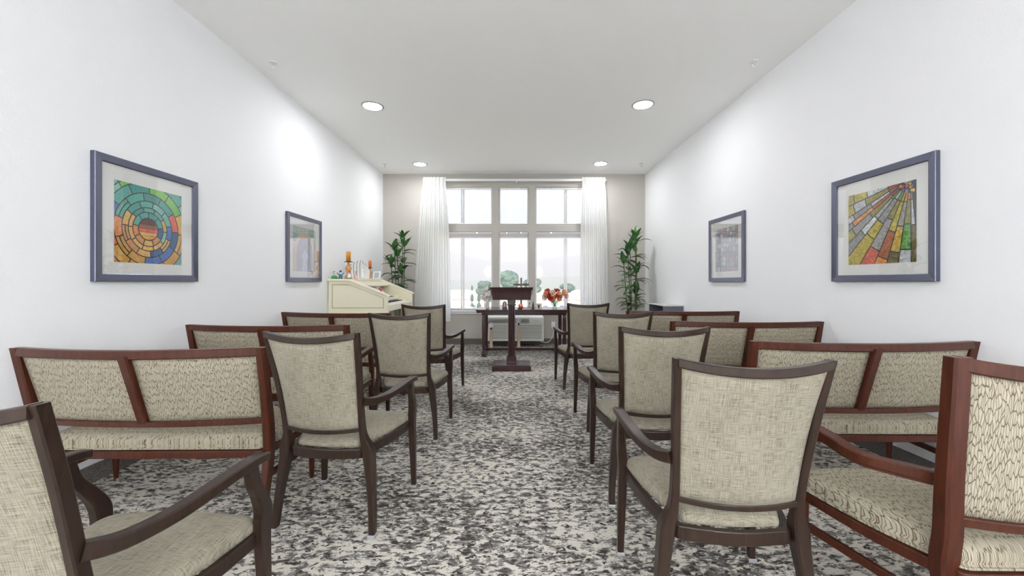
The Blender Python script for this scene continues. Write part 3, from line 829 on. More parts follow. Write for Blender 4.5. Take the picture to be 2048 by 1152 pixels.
# ------------------------------------------------------------------ altar table and what stands on it
TX, TY, TZ = .168, 6.66, .744
t = thing('altar_table', 'long dark mahogany altar table with tapered legs in front of the window', 'table', (TX, TY, 0))
HW = .765; HD = .36
b = new(); box(b, -HW, HW, -HD, HD, TZ-.022, TZ); box(b, -HW+.012, HW-.012, -HD+.012, HD-.012, TZ-.055, TZ-.022); link('table_top', b, M['altar'], t, bevel=.004)
b = new(); box(b, -HW+.09, HW-.09, -HD+.05, -HD+.075, TZ-.09, TZ-.055); box(b, -HW+.09, HW-.09, HD-.075, HD-.05, TZ-.09, TZ-.055); link('apron', b, M['altar'], t)
for sx in (-1, 1):
    for sy in (-1, 1):
        b = new(); P = [(sx*(HW-.125), sy*(HD-.03), 0, .034, .034), (sx*(HW-.125), sy*(HD-.03), .04, .032, .032), (sx*(HW-.125), sy*(HD-.045), .10, .020, .022), (sx*(HW-.125), sy*(HD-.055), .45, .030, .030), (sx*(HW-.125), sy*(HD-.06), .62, .026, .026), (sx*(HW-.125), sy*(HD-.06), .64, .021, .021), (sx*(HW-.125), sy*(HD-.06), TZ-.055, .021, .021)]
        loft(b, leg_sections(P)); link('leg', b, M['altar'], t)
b = new(); box(b, -HW+.145, HW-.145, -.020, .020, .045, .085)
for sx in (-1, 1): box(b, sx*(HW-.125)-.018, sx*(HW-.125)+.018, -HD+.06, HD-.06, .045, .085)
link('stretcher', b, M['altar'], t, bevel=.003)

def rose(bm, col, c, r, cols, rnd, d=Vector((0, -1, 0))):
    """rosette of cupped petals facing d"""
    d = d.normalized(); q = d.to_track_quat('Z', 'Y')
    for ring, (n, rad, tilt) in enumerate(((6, 1.0, .45), (5, .75, .8), (4, .48, 1.15), (3, .25, 1.4))):
        for k in range(n):
            a = 2*PI*k/n+ring*.5+rnd.uniform(-.1, .1); cc = rnd.choice(cols); pv = []
            for i in range(4):
                u = i/3; hw_ = rad*r*.62*math.sin(PI*(.18+.62*u)); ro = rad*r*u*math.cos(tilt*u); zz = rad*r*u*math.sin(tilt*u)
                for s in (-1, 0, 1):
                    p = Vector((ro+.0, s*hw_, zz+(.18*r*abs(s)))); p.rotate(Matrix.Rotation(a, 3, 'Z')); p.rotate(q); pv.append(bm.verts.new(p+Vector(c)))
            for i in range(3):
                for s in range(2):
                    f = bm.faces.new((pv[i*3+s], pv[i*3+s+1], pv[i*3+s+4], pv[i*3+s+3]))
                    for l in f.loops: l[col] = (*cc, 1)
    # heart
    g = bmesh.ops.create_icosphere(bm, subdivisions=1, radius=r*.22)
    for v in g['verts']: v.co += Vector(c)+d*r*.35
    for f in {f for v in g['verts'] for f in v.link_faces}:
        for l in f.loops: l[col] = (*cols[0], 1)
def leaf(bm, p, d, ln, wd, droop=.6, n=7, fold=.25):
    d = Vector(d).normalized(); side = d.cross(Z_)
    if side.length < .1: side = X_.copy()
    side.normalize(); upv = side.cross(d).normalized(); rows = []; pos = Vector(p); dirv = d.copy()
    for i in range(n+1):
        u = i/n; w2 = wd*(math.sin(PI*min(1, u**.75*.96+.02))**.8)*.5+.0005
        up2 = side.cross(dirv).normalized()
        rows.append([bm.verts.new(pos-side*w2+up2*w2*fold), bm.verts.new(pos.copy()), bm.verts.new(pos+side*w2+up2*w2*fold)])
        dirv = (dirv+Vector((0, 0, -droop/n*(.4+u)))).normalized(); pos = pos+dirv*ln/n
    for a, c in zip(rows, rows[1:]):
        for s in range(2): bm.faces.new((a[s], a[s+1], c[s+1], c[s]))

def bouquet_part(root, cols_list, center, rx, rz, n, r, seed, leaves=True):
    rnd = random.Random(seed)
    for k in range(n):
        b = new(); cl = b.loops.layers.float_color.new('Col')
        a = 2*PI*k*.381966*1.0; q = math.sqrt((k+.5)/n)
        x, z = rx*q*math.cos(a), rz*q*math.sin(a); y = -.07*math.sqrt(max(0, 1-q*q))+rnd.uniform(-.01, .05)
        if k % 3 == 2: y += .07
        rose(b, cl, (x+center[0], y+center[1], z+center[2]), r*rnd.uniform(.8, 1.15), cols_list[k % len(cols_list)], rnd, Vector((x/rx*.8, -.8, .3+z/rz*.6)))
        link('flower', b, M['petal'], root)
    if leaves:
        b = new()
        for k in range(26):
            a = rnd.uniform(0, 2*PI); d = Vector((math.cos(a)*.9, rnd.uniform(-.5, .5), abs(math.sin(a))*.9+.1 if rnd.random() < .7 else -.2))
            leaf(b, (center[0]+d.x*rx*.55, center[1]+d.y*.04, center[2]+d.z*rz*.3), d, rnd.uniform(.07, .15), .022, .5, 5)
        link('foliage', b, M['leaf'], root)
# bouquet in glass vase
t = thing('flower_bouquet', 'bouquet of red, peach and cream flowers in a glass vase on the altar table', 'flowers', (.68, 6.62, TZ))
b = new(); lathe(b, [(.045, 0), (.050, .006), (.035, .02), (.062, .08), (.070, .115), (.066, .115), (.057, .08), (.030, .025), (0, .02)], n=28); link('vase', b, M['vaseglass'], t, smooth=True)
b = new()
for k in range(9):
    a = k*.7; tube(b, [(.02*math.cos(a), .02*math.sin(a), .028), (.03*math.cos(a+2), .03*math.sin(a+2), .10), (.10*math.cos(a+2), .04*math.sin(a+2), .20)], .003, 5)
link('stems', b, M['leaf'], t)
RED = [(.50, .035, .03), (.62, .07, .05)]; PEACH = [(.78, .33, .18), (.82, .45, .28)]; CRM = [(.80, .74, .50), (.78, .68, .44)]; PNK = [(.78, .42, .42), (.80, .58, .55)]; WHT = [(.80, .79, .76), (.72, .72, .70)]
bouquet_part(t, [RED, CRM, PEACH, PEACH, RED, WHT, PNK], (0, 0, .215), .205, .075, 17, .050, 4)
# white flowers in white vase
t = thing('white_flowers', 'white silk flowers in a small pale vase at the left end of the altar table', 'flowers', (-.43, 6.60, TZ))
b = new(); lathe(b, [(.026, 0), (.030, .01), (.034, .08), (.026, .105), (.031, .12), (.027, .12), (.022, .10), (0, .02)], n=24); link('vase', b, mat('pale_vase', (.62, .60, .58), .35), t, smooth=True)
bouquet_part(t, [WHT, WHT, [(.74, .72, .66), (.6, .62, .52)]], (0, 0, .235), .085, .115, 13, .042, 11, True)
# standing cross
t = thing('standing_cross', 'small wooden crucifix standing on the altar table behind the lectern', 'cross', (.125, 6.50, TZ))
b = new(); box(b, -.014, .014, -.010, .010, .015, .505); link('upright', b, M['altar'], t, bevel=.003)
b = new(); box(b, -.127, .127, -.0105, .0105, .375, .408); link('crossbar', b, M['altar'], t, bevel=.003)
b = new(); box(b, -.06, .06, -.045, .045, 0, .016); box(b, -.04, .04, -.03, .03, .016, .03); link('base', b, M['altar'], t, bevel=.003)
b = new(); tube(b, [(0, -.018, .28), (0, -.020, .36), (0, -.018, .395)], [.004, .009, .008], 8); ball(b, (0, -.022, .415), .011)
for s in (-1, 1): tube(b, [(0, -.018, .39), (s*.04, -.017, .402), (s*.085, -.014, .415)], [.006, .004, .003], 6); tube(b, [(s*.004, -.018, .29), (s*.002, -.018, .23)], [.005, .003], 6)
link('figure', b, mat('bronze', (.30, .16, .08), .35, .8), t, smooth=True)
# small items
t = thing('icon_panel', 'small dark carved figure plaque on the altar table, left of the lectern post', 'figurine', (-.145, 6.58, TZ))
b = new(); box(b, -.042, .042, -.012, .012, .0, .012); link('base', b, M['altar'], t, bevel=.002)
b = new(); pts = [(-.036, .012), (.036, .012), (.036, .085), (.022, .112), (0, .122), (-.022, .112), (-.036, .085)]
loft(b, [[Vector((x, y, z)) for x, z in pts] for y in (-.006, .006)]); link('panel', b, mat('carved_brown', (.22, .09, .05), .5), t)
b = new(); lathe(b, [(0, .016), (.018, .018), (.014, .06), (.008, .078), (.011, .092), (0, .104)], (0, -.016, 0), 12); link('figure', b, mat('figure_cream', (.62, .50, .40), .6), t, smooth=True)
t = thing('round_ornament', 'orange-red glass votive ornament on a dark stand on the altar table', 'ornament', (.115, 6.38, TZ))
b = new(); lathe(b, [(.030, 0), (.032, .006), (.012, .012), (.010, .022), (0, .022)], n=20); link('stand', b, M['black'], t, smooth=True)
b = new(); ball(b, (0, 0, .055), .037, (1, .8, 1), 20); link('globe', b, mat('orange_red_glaze', (.62, .12, .05), .25), t, smooth=True)
b = new(); ball(b, (0, -.022, .06), .016, (1, .7, 1.1), 12); link('centre', b, mat('pale_peach', (.80, .55, .42), .4), t, smooth=True)
for x, h, l, mm in ((.255, .10, 'small clear bottle with dark cap on the altar table', 'clear'), (.315, .115, 'small dark bottle on the altar table next to the clear one', 'black')):
    t = thing('bottle', l, 'bottle', (x, 6.44, TZ)); b = new(); lathe(b, [(.014, 0), (.015, .004), (.015, h*.6), (.007, h*.75), (.007, h*.85), (0, h*.85)], n=16); link('body', b, M[mm], t, smooth=True)
    b = new(); lathe(b, [(.009, h*.85), (.009, h), (0, h)], n=14); link('cap', b, M['black'], t, smooth=True)
t = thing('book', 'small dark red book lying on the altar table before the bottles', 'book', (.20, 6.36, TZ), .1)
b = new(); box(b, -.07, .07, -.05, .05, 0, .003); box(b, -.07, .07, -.05, .05, .017, .020); box(b, -.07, -.067, -.05, .05, 0, .020); link('cover', b, mat('red_cloth', (.25, .02, .03), .6), t)
b = new(); box(b, -.066, .066, -.047, .047, .0032, .0168); link('pages', b, M['paper'], t)
t = thing('photo_frame', 'small white-edged photo frame on the altar table, left of the bouquet', 'photo frame', (.405, 6.42, TZ))
b = new(); Rt = Matrix.Rotation(R(-12), 3, 'X')
for a in ((-.052, .052, 0, .012), (-.052, .052, .082, .094), (-.052, -.042, .012, .082), (.042, .052, .012, .082)):
    v = box(b, a[0], a[1], -.005, .005, a[2], a[3])
    for q in v: q.co = Rt @ q.co
link('frame', b, M['greytop'], t)
b = new(); v = box(b, -.042, .042, -.002, .003, .012, .082)
for q in v: q.co = Rt @ q.co
link('photo', b, mat('faded_photo', (.60, .46, .40), .5), t)
b = new(); v = box(b, -.012, .012, .004, .007, .0, .07)
for q in v: q.co = Matrix.Rotation(R(14), 3, 'X') @ q.co
link('easel_back', b, M['black'], t)

# turned candlesticks with white globes on the floor under the table
def globe_stick(x, y, h, label):
    t = thing('turned_stick', label, 'candlestick', (x, y, 0))
    b = new(); lathe(b, [(.052, 0), (.054, .008), (.050, .018), (.030, .026), (.034, .04), (.030, .05), (.024, .16), (.020, .17), (.028, .185), (.020, .20), (.017, .22), (.020, h*.55), (.015, h*.6), (.019, h*.64), (.013, h*.68), (.014, h-.12)], n=24)
    link('turned_shaft', b, M['pale_wood'], t, smooth=True)
    b = new(); lathe(b, [(.014, h-.12), (.016, h-.10), (.022, h-.085), (.012, h-.08)], n=20); link('collar', b, M['iron'], t, smooth=True)
    b = new(); ball(b, (0, 0, h-.047), .045, seg=24); link('globe', b, mat('white_globe', (.82, .82, .84), .3), t, smooth=True)
globe_stick(-.388, 6.94, .475, 'shorter turned wooden stick with a white globe, on the floor below the altar table')
globe_stick(.09, 6.93, .555, 'taller turned wooden stick with a white globe, on the floor right of the lectern post')

# ------------------------------------------------------------------ wall air conditioner, outlet, cord
t = thing('wall_air_conditioner', 'off-white louvred wall air conditioner under the window behind the altar table', 'air conditioner', (.03, YB, 0))
x0, x1, yf = -.524, .523, -.34
b = new(); box(b, x0, x1, yf+.02, -.001, .115, .555); ac = link('body', b, M['offwhite'], t, bevel=.02)
b = new(); box(b, x0+.30, x1-.15, yf+.06, -.02, .075, .115); link('foot_bracket', b, M['slot'], t)
b = new(); box(b, x0, x1, yf, yf+.024, .105, .548); link('front_panel', b, M['offwhite'], t, bevel=.012)
b = new()
for k in range(10):
    z = .150+k*.0262; box(b, x0+.06, x1-.04, yf-.0015, yf+.002, z, z+.0075)
link('lower_louvres', b, M['slot'], t)
b = new(); box(b, x0+.035, x0+.78, yf-.0015, yf+.002, .435, .520); gr = link('air_outlet', b, M['slot'], t)
b = new()
for k in range(4): cbox(b, (x0+.4075, yf-.004, .449+k*.020), (.745, .012, .004), Matrix.Rotation(.5, 3, 'X'))
for k in range(3): box(b, x0+.035+k*.371, x0+.041+k*.371, yf-.008, yf+.002, .435, .520)
link('vanes', b, M['offwhite'], gr)
b = new(); box(b, x0+.795, x1-.012, yf-.010, yf+.004, .422, .535); cl = link('control_lid', b, M['white'], t, bevel=.004)
b = new(); box(b, x0+.87, x0+.94, yf-.0112, yf-.0098, .47, .476); link('badge', b, M['greytop'], cl)
b = new(); box(b, -.036, .036, -.007, 0, -.058, .058); t = thing('wall_outlet', 'white wall outlet with a plug adapter, right of the air conditioner', 'outlet', (.755, YB-.001, .37))
link('cover_plate', b, M['white'], t, bevel=.002)
b = new(); box(b, -.026, .026, -.05, -.007, -.075, .02); link('plug', b, M['white'], t, bevel=.006)
b = new(); pts = spline([(.755, YB-.035, .298), (.755, YB-.04, .22), (.70, YB-.06, .09), (.62, YB-.10, .045), (.53, YB-.16, .07), (.47, YB-.2, .10)], 8)
tube(b, pts, .006, 8); tag(link('power_cord', b, M['white'], smooth=True), 'white power cord looping from the wall outlet to the air conditioner', 'cord')

# ------------------------------------------------------------------ electric organ against the left wall, keys towards the room
t = thing('organ', 'cream electric organ with two keyboards, standing against the left wall near the window', 'organ', (XL+.01, 6.0, 0))
# local frame: x = out from the wall, y along the wall
OD, OL = .79, .665
prof = [(.0, .78), (OD, .78), (OD, .985), (.285, 1.19), (.0, 1.19)]
def slab(bm, pr, y0, y1): loft(bm, [[Vector((x, y, z)) for x, z in pr] for y in (y0, y1)])
for s, nm in ((-1, 'near'), (1, 'far')):
    y0, y1 = (-OL, -OL+.04) if s < 0 else (OL-.04, OL)
    b = new(); slab(b, prof, y0, y1); ck = link('side_panel', b, M['cream'], t, bevel=.003)
    if s < 0:
        ins = [(.05, .83), (OD-.05, .83), (OD-.05, .962), (.27, 1.148), (.05, 1.148)]
        b = new(); n = len(ins); cx = .36; cz = .98
        inn = [(x+(.008 if x < cx else -.008), z+(.008 if z < cz else -.009)) for x, z in ins]
        A = [b.verts.new((x, y0-.0012, z)) for x, z in ins]; B2 = [b.verts.new((x, y0-.0012, z)) for x, z in inn]
        for i in range(n): b.faces.new((A[i], A[(i+1) % n], B2[(i+1) % n], B2[i]))
        link('panel_line', b, M['cream_line'], ck)
    # moulded cap
    b = new(); ya, yb = (y0-.016, y1+.006) if s < 0 else (y0-.006, y1+.016)
    cp = [(-.005, 1.19), (.283, 1.19), (OD+.012, .978), (OD+.022, .985), (OD+.018, 1.006), (.292, 1.222), (-.005, 1.222)]
    slab(b, cp, ya, yb); link('cap_moulding', b, M['cream'], t, bevel=.006)
    b = new(); box(b, -.0, OD+.012, y0-(.014 if s < 0 else 0), y1+(.014 if s > 0 else 0), .755, .782); link('base_moulding', b, M['cream'], t, bevel=.005)
b = new(); box(b, 0, .283, -OL+.04, OL-.04, 1.19, 1.222); link('top_board', b, M['cream'], t, bevel=.004)
b = new(); slab(b, [(.24, 1.19), (.29, 1.19), (.42, 1.135), (.415, 1.115), (.26, 1.165)], -OL+.04, OL-.04); link('music_canopy', b, M['cream'], t, bevel=.003)
b = new(); box(b, 0, .03, -OL+.04, OL-.04, .78, 1.19); link('back_board', b, M['cream'], t)
b = new(); box(b, .03, OD-.06, -OL+.04, OL-.04, .775, .82); box(b, OD-.075, OD-.01, -OL+.04, OL-.04, .78, .862); link('key_bed', b, M['cream'], t, bevel=.004)
b = new(); slab(b, [(.20, .82), (.36, .82), (.36, .97), (.26, 1.115), (.20, 1.115)], -OL+.04, OL-.04); pn = link('control_panel', b, M['cream'], t)
def manual(xa, xb, z, parent):
    b = new(); n = 36; y0, y1 = -OL+.09, OL-.10; st = (y1-y0)/n
    for k in range(n): box(b, xa, xb, y0+k*st+.0008, y0+(k+1)*st-.0008, z, z+.018)
    kb = link('keyboard', b, M['keyw'], parent, bevel=0)
    b = new()
    for k in range(n):
        if k % 7 in (0, 1, 3, 4, 5) and k < n-1: box(b, xa, xa+(xb-xa)*.62, y0+(k+1)*st-.007, y0+(k+1)*st+.007, z+.018, z+.029)
    link('black_keys', b, M['black'], kb)
    b = new()
    for yy0, yy1 in ((-OL+.04, y0), (y1, OL-.04)): box(b, xa-.01, xb+.005, yy0, yy1, z-.03, z+.035)
    link('key_cheeks', b, M['cream'], kb, bevel=.004)
manual(.575, .715, .862, t); manual(.43, .57, .925, t)
b = new(); box(b, .42, .57, -OL+.04, OL-.04, .90, .925); link('upper_key_bed', b, M['cream'], t)
b = new()
for k in range(14): box(b, .362, .372, -.4+k*.06, -.4+k*.06+.036, .955, .985)
link('tab_switches', b, M['keyw'], pn)
b = new(); box(b, 0, .40, -OL+.05, OL-.05, .02, .78); box(b, 0, .44, -OL+.03, OL-.03, 0, .05); link('lower_case', b, M['cream'], t, bevel=.004)
for s in (-1, 1):
    b = new(); yy = s*(OL-.05); box(b, OD-.13, OD-.06, yy-.03, yy+.03, 0, .776); link('leg', b, M['cream'], t, bevel=.006)
b = new()
for k in range(18): box(b, .40, .62, -.45+k*.05, -.45+k*.05+.032, .06, .085)
link('pedals', b, M['honey'], t)
# hymn sheets in the music opening
s = thing('sheet_music', 'open song book with a red picture on the organ music rack', 'book', (XL+.42, 6.05, 1.0))
Rs = Matrix.Rotation(R(-38), 3, 'Y')
b = new(); cbox(b, (-.005, -.12, .055), (.010, .22, .165), Rs); cbox(b, (-.005, .12, .055), (.010, .22, .165), Rs); link('pages', b, M['paper'], s, bevel=.002)
b = new(); cbox(b, (.0015, .14, .062), (.003, .11, .06), Rs); link('red_picture', b, mat('red_ink', (.45, .05, .05), .6), s)
b = new()
for k in range(6): cbox(b, (.0012, -.12, .11-k*.018), (.003, .16, .004), Rs)
link('print_lines', b, M['slate'], s)

OX = lambda d: XL+.01+d
OT = 1.222
def candle_holder(x, y, sc_, ch, cm, label):
    t = thing('candlestick', label, 'candlestick', (x, y, OT))
    b = new(); k = sc_
    lathe(b, [(.052*k, 0), (.053*k, .012*k), (.046*k, .018*k), (.047*k, .032*k), (.040*k, .038*k), (.041*k, .05*k), (.024*k, .058*k), (.014*k, .082*k), (.022*k, .10*k), (.038*k, .125*k), (.042*k, .15*k), (.034*k, .172*k), (.018*k, .186*k), (.012*k, .215*k), (.018*k, .228*k), (0, .228*k)], n=28)
    link('turned_body', b, M['honey'], t, smooth=True)
    b = new(); lathe(b, [(0, .228*k), (.055*k, .229*k), (.059*k, .236*k), (.056*k, .236*k), (0, .232*k)], n=28); link('drip_plate', b, M['iron'], t, smooth=True)
    b = new(); z0 = .234*k; r = .030*k; lathe(b, [(r, z0), (r, z0+ch-.003), (r-.003, z0+ch), (r*.6, z0+ch-.004), (0, z0+ch-.006)], n=28)
    return t, b
t, b = candle_holder(OX(.213), 5.47, 1.0, .142, 'amber', 'turned honey wood candlestick with a dark plate on the near end of the organ')
cn = thing('pillar_candle', 'amber pillar candle standing on the wooden candlestick on the organ', 'candle', t.location)
link('wax', b, M['amber'], cn, smooth=True); b = new(); tube(b, [(0, 0, .37), (0, 0, .385)], .0012, 5); link('wick', b, M['wick'], cn)
t, b = candle_holder(OX(.12), 6.55, .80, .12, 'orange', 'smaller candlestick on the organ, behind the white arched ornament')
cn = thing('pillar_candle', 'orange pillar candle behind the white arched ornament on the organ', 'candle', t.location)
link('wax', b, M['orange'], cn, smooth=True); b = new(); tube(b, [(0, 0, .30), (0, 0, .315)], .0012, 5); link('wick', b, M['wick'], cn)
# white ornament of pointed arches
t = thing('arched_ornament', 'white and silver ornament of pointed arches standing on the organ', 'ornament', (OX(.15), 5.99, OT))
M['silver'] = mat('silver_edge', (.32, .32, .33), .35, .6)
b = new(); box(b, -.07, .07, -.40, .40, 0, .012); link('base', b, M['white'], t, bevel=.003)
for k in range(9):
    u = -1+2*k/8; yy = u*.36; h = .285-.10*abs(u)**1.3; wd = .046
    def arch(wd, h, n=8):
        pts = [(-wd, .012), (wd, .012)]
        for i in range(n+1): q = i/n; pts.append((wd*(1-q**2), h*.62+(h-h*.62)*math.sin(q*PI/2)))
        for i in range(n-1, -1, -1): q = i/n; pts.append((-wd*(1-q**2), h*.62+(h-h*.62)*math.sin(q*PI/2)))
        return pts
    for nm, mm, f, dx in (('arch_rim', M['silver'], 1.0, 0), ('arch_panel', M['white'], .80, .006)):
        b = new(); a = arch(wd*f, h*(.96 if f < 1 else 1)); Ry = Matrix.Rotation(-u*.28, 3, 'X')
        xo = .035-.03*abs(u)
        secs = []
        for x in (xo+dx-.003, xo+dx+.004):
            secs.append([Ry @ Vector((x, q, z-.012))+Vector((0, yy, .012)) for q, z in a])
        loft(b, secs); link(nm, b, mm, t)
b = new(); lathe(b, [(.022, .012), (.026, .03), (.014, .09), (.010, .12), (.014, .14), (0, .158)], (.06, .0, 0), 14); link('figure', b, M['white'], t, smooth=True)
# figurines
G = plain('figurine_green', (.05, .26, .10)); BL = plain('figurine_blue', (.03, .22, .30)); RD = plain('figurine_red', (.55, .05, .05)); PK = plain('figurine_pink', (.78, .45, .42))
t = thing('green_ornament', 'small green rocking ornament with a curled black top, at the near corner of the organ', 'figurine', (OX(.052), 5.40, OT))
b = new(); ball(b, (0, 0, .024), .024, (1.75, 1, 1), 16); link('body', b, G, t, smooth=True)
b = new(); tube(b, spline([(-.045, 0, .01), (-.03, -.012, .002), (.03, -.012, .002), (.045, 0, .01)], 5), .004, 6); link('rocker', b, plain('dark_green', (.02, .10, .04)), t, smooth=True)
b = new(); ball(b, (-.008, -.012, .055), .014, (1.1, 1, .9), 12); link('head', b, plain('pale_green', (.45, .66, .45)), t, smooth=True)
b = new(); tube(b, spline([(.002, -.005, .060), (.0, -.005, .076), (-.012, -.005, .090), (.0, -.005, .102), (.013, -.005, .096)], 5), .0035, 6); link('curl', b, M['black'], t, smooth=True)
t = thing('snowman_figurine', 'small snowman figurine with black hat and blue coat on the organ', 'figurine', (OX(.146), 5.375, OT))
b = new(); ball(b, (0, 0, .036), .027, (1, .9, 1.2), 16); link('coat', b, BL, t, smooth=True)
b = new(); ball(b, (0, 0, .079), .018, seg=14); link('head', b, M['white'], t, smooth=True)
b = new(); lathe(b, [(.022, .090), (.022, .094), (.012, .095), (.012, .112), (0, .113)], n=16); link('hat', b, M['black'], t, smooth=True)
b = new(); 
for s_ in (-1, 1): tube(b, [(s_*.022, -.004, .058), (s_*.038, -.006, .072), (s_*.046, -.006, .082)], .006, 6); ball(b, (s_*.020, -.006, .008), .011, (1.5, 1.2, .7), 10)
link('arms_and_boots', b, M['slate'], t, smooth=True)
t = thing('santa_figurine', 'small red and white figurine with a green base beside the wooden candlestick on the organ', 'figurine', (OX(.292), 5.385, OT-.001))
t.location = (OX(.262), 5.378, OT)
b = new(); ball(b, (0, 0, .012), .026, (1.1, .8, .5), 14); link('base', b, G, t, smooth=True)
b = new(); lathe(b, [(.022, .012), (.024, .03), (.014, .062), (0, .066)], n=16); link('robe', b, M['white'], t, smooth=True)
b = new(); ball(b, (0, -.002, .076), .015, seg=12); link('head', b, PK, t, smooth=True)
b = new(); tube(b, [(0, 0, .086), (.006, 0, .100), (.018, 0, .104)], [.013, .007, .002], 8); link('hat', b, RD, t, smooth=True)
t = thing('angel_figurine', 'tiny pink figurine at the front of the organ top beside the arched ornament', 'figurine', (OX(.262), 5.60, OT))
b = new(); lathe(b, [(.026, 0), (.024, .012), (.012, .055), (0, .06)], n=16); link('gown', b, PK, t, smooth=True)
b = new(); ball(b, (0, 0, .070), .013, seg=12); link('head', b, plain('figurine_skin', (.75, .50, .40)), t, smooth=True)
b = new(); tube(b, [(.0, 0, .086), (-.012, 0, .10), (.0, 0, .112), (.012, 0, .10), (0, 0, .086)], .003, 6); link('halo', b, RD, t, smooth=True)
t = thing('photo_frame', 'white photo frame leaning at the far end of the organ top', 'photo frame', (OX(.24), 6.50, OT+.002), R(-16))
Rt = Matrix.Rotation(R(-14), 3, 'X'); b = new()
for a in ((-.066, .066, 0, .02), (-.066, .066, .112, .132), (-.066, -.046, .02, .112), (.046, .066, .02, .112)):
    for q in box(b, a[0], a[1], -.008, .006, a[2], a[3]): q.co = Rt @ q.co
link('frame', b, M['white'], t)
b = new()
for q in box(b, -.046, .046, -.002, .003, .02, .112): q.co = Rt @ q.co
link('photo', b, mat('grey_photo', (.42, .46, .52), .4), t)
b = new()
for q in box(b, -.068, -.060, .006, .03, .0, .130): q.co = Rt @ q.co
link('easel_back', b, M['black'], t)

# ------------------------------------------------------------------ tall artificial plants
def plant(x, y, ztop, label, seed, z_low):
    rnd = random.Random(seed); t = thing('potted_plant', label, 'plant', (x, y, 0))
    b = new(); lathe(b, [(.11, 0), (.13, .01), (.155, .30), (.165, .31), (.165, .34), (.145, .34), (.135, .29), (0, .29)], n=28); link('pot', b, M['pot'], t, smooth=True)
    b = new(); lathe(b, [(.136, .285), (.136, .31), (0, .315)], n=24); link('soil', b, M['soil'], t)
    fo = new()
    for k in range(6):
        a = k*1.05+rnd.uniform(-.2, .2); r0, r1 = .05, (.05, .12, .15, .16, .14, .12)[k]; h = ztop-.17-(0, .12, .30, .45, .2, .62)[k]
        p0 = Vector((r0*math.cos(a), r0*math.sin(a)*.7, .30)); p1 = Vector((r1*math.cos(a), r1*math.sin(a)*.6, h)); mid = (p0+p1)/2+Vector((rnd.uniform(-.02, .02), 0, 0))
        st = new(); tube(st, spline([tuple(p0), tuple(mid), tuple(p1)], 5), [.010]*5+[.008]*6, 8); link('stem', st, M['stem'], t, smooth=True)
        z = z_low+rnd.uniform(0, .1); ph = rnd.uniform(0, 6)
        while z < h:
            q = (z-.3)/(h-.3); c = p0.lerp(p1, q); ph += 2.4
            d = Vector((math.cos(ph), math.sin(ph)*.55-.12, rnd.uniform(.15, .75)))
            leaf(fo, c, d, rnd.uniform(.20, .31), rnd.uniform(.07, .10), rnd.uniform(.9, 1.8), 8, .3); z += rnd.uniform(.07, .13)
        for i in range(5):
            ph += 1.26; d = Vector((math.cos(ph)*.6, math.sin(ph)*.4-.1, rnd.uniform(.8, 1.3))); leaf(fo, p1, d, rnd.uniform(.18, .27), rnd.uniform(.07, .105), rnd.uniform(.5, 1.2), 8, .3)
    link('foliage', fo, M['leaf'], t, smooth=True)
plant(-2.03, 7.14, 2.10, 'tall green broad-leaved artificial plant in the left corner, behind the organ', 3, .85)
plant(2.12, 7.10, 2.12, 'tall green artificial plant in the right corner of the window wall, beside the bookcase', 8, .62)

# ------------------------------------------------------------------ low bookcase by the right wall
t = thing('bookcase', 'low charcoal bookcase with a pale top against the right wall near the corner', 'bookcase', (XR-.155, 6.18, 0))
hx, hy, hz = .148, .305, .835
b = new(); box(b, -hx, hx, -hy, -hy+.02, 0, hz-.012); box(b, -hx, hx, hy-.02, hy, 0, hz-.012); link('side_panel', b, M['slate'], t)
b = new(); box(b, hx-.008, hx, -hy+.02, hy-.02, 0, hz-.012); link('back_panel', b, M['charcoal'], t)
b = new(); box(b, -hx-.004, hx, -hy-.004, hy+.004, hz-.012, hz); link('top', b, M['greytop'], t, bevel=.002)
for z in (.03, .28, .53):
    b = new(); box(b, -hx+.004, hx-.008, -hy+.02, hy-.02, z, z+.018); link('shelf', b, M['charcoal'], t)
rnd = random.Random(4)
cols = [(.75, .75, .78), (.62, .64, .68), (.80, .80, .78), (.30, .33, .42), (.70, .66, .60), (.22, .24, .30)]
names = ['white slim book', 'pale grey slim book', 'cream slim book', 'blue-grey book', 'beige book', 'dark book']
for k in range(6):
    th = .022+.006*(k % 3); y = 6.18-hy+.03+.034*k
    o = thing('book', names[k]+' upright on the upper shelf of the low bookcase', 'book', (XR-.22, y+th/2, .549), 0, 'books in the low bookcase')
    h = .17+.01*((k*5) % 4)
    b = new(); box(b, -.07, .07, -th/2, -th/2+.002, 0, h); box(b, -.07, .07, th/2-.002, th/2, 0, h); box(b, -.072, -.069, -th/2, th/2, 0, h); link('cover', b, mat('book_cover', cols[k], .6), o)
    b = new(); box(b, -.069, .066, -th/2+.002, th/2-.002, .004, h-.004); link('pages', b, M['paper'], o)

# ------------------------------------------------------------------ outside: valley town, trees, hills
GZ = -9.0
gm = mat('dry_ground', (.50, .46, .36), .9); f = noise(gm, coords(gm, (1, 1, 1)), .03, 4); L(gm, ramp(gm, f, [(.3, (.42, .43, .33)), (.7, (.66, .63, .56))]), bsdf(gm).inputs['Base Color'])
b = new(); box(b, -1500, 1500, 8.2, 2600, GZ-1, GZ); o = link('ground', b, gm); o['kind'] = 'structure'
tile = mat('terracotta_tile', (.50, .20, .15), .8); wv = N(tile, 'ShaderNodeTexWave'); wv.inputs['Scale'].default_value = 2.2; L(tile, coords(tile, (1, 1, 1)), wv.inputs[0])
L(tile, ramp(tile, wv.outputs['Fac'], [(0, (.50, .30, .27)), (1, (.66, .46, .42))]), bsdf(tile).inputs['Base Color'])
stucco = mat('pale_stucco', (.70, .65, .58), .85); shade = mat('house_window', (.10, .13, .18), .2)
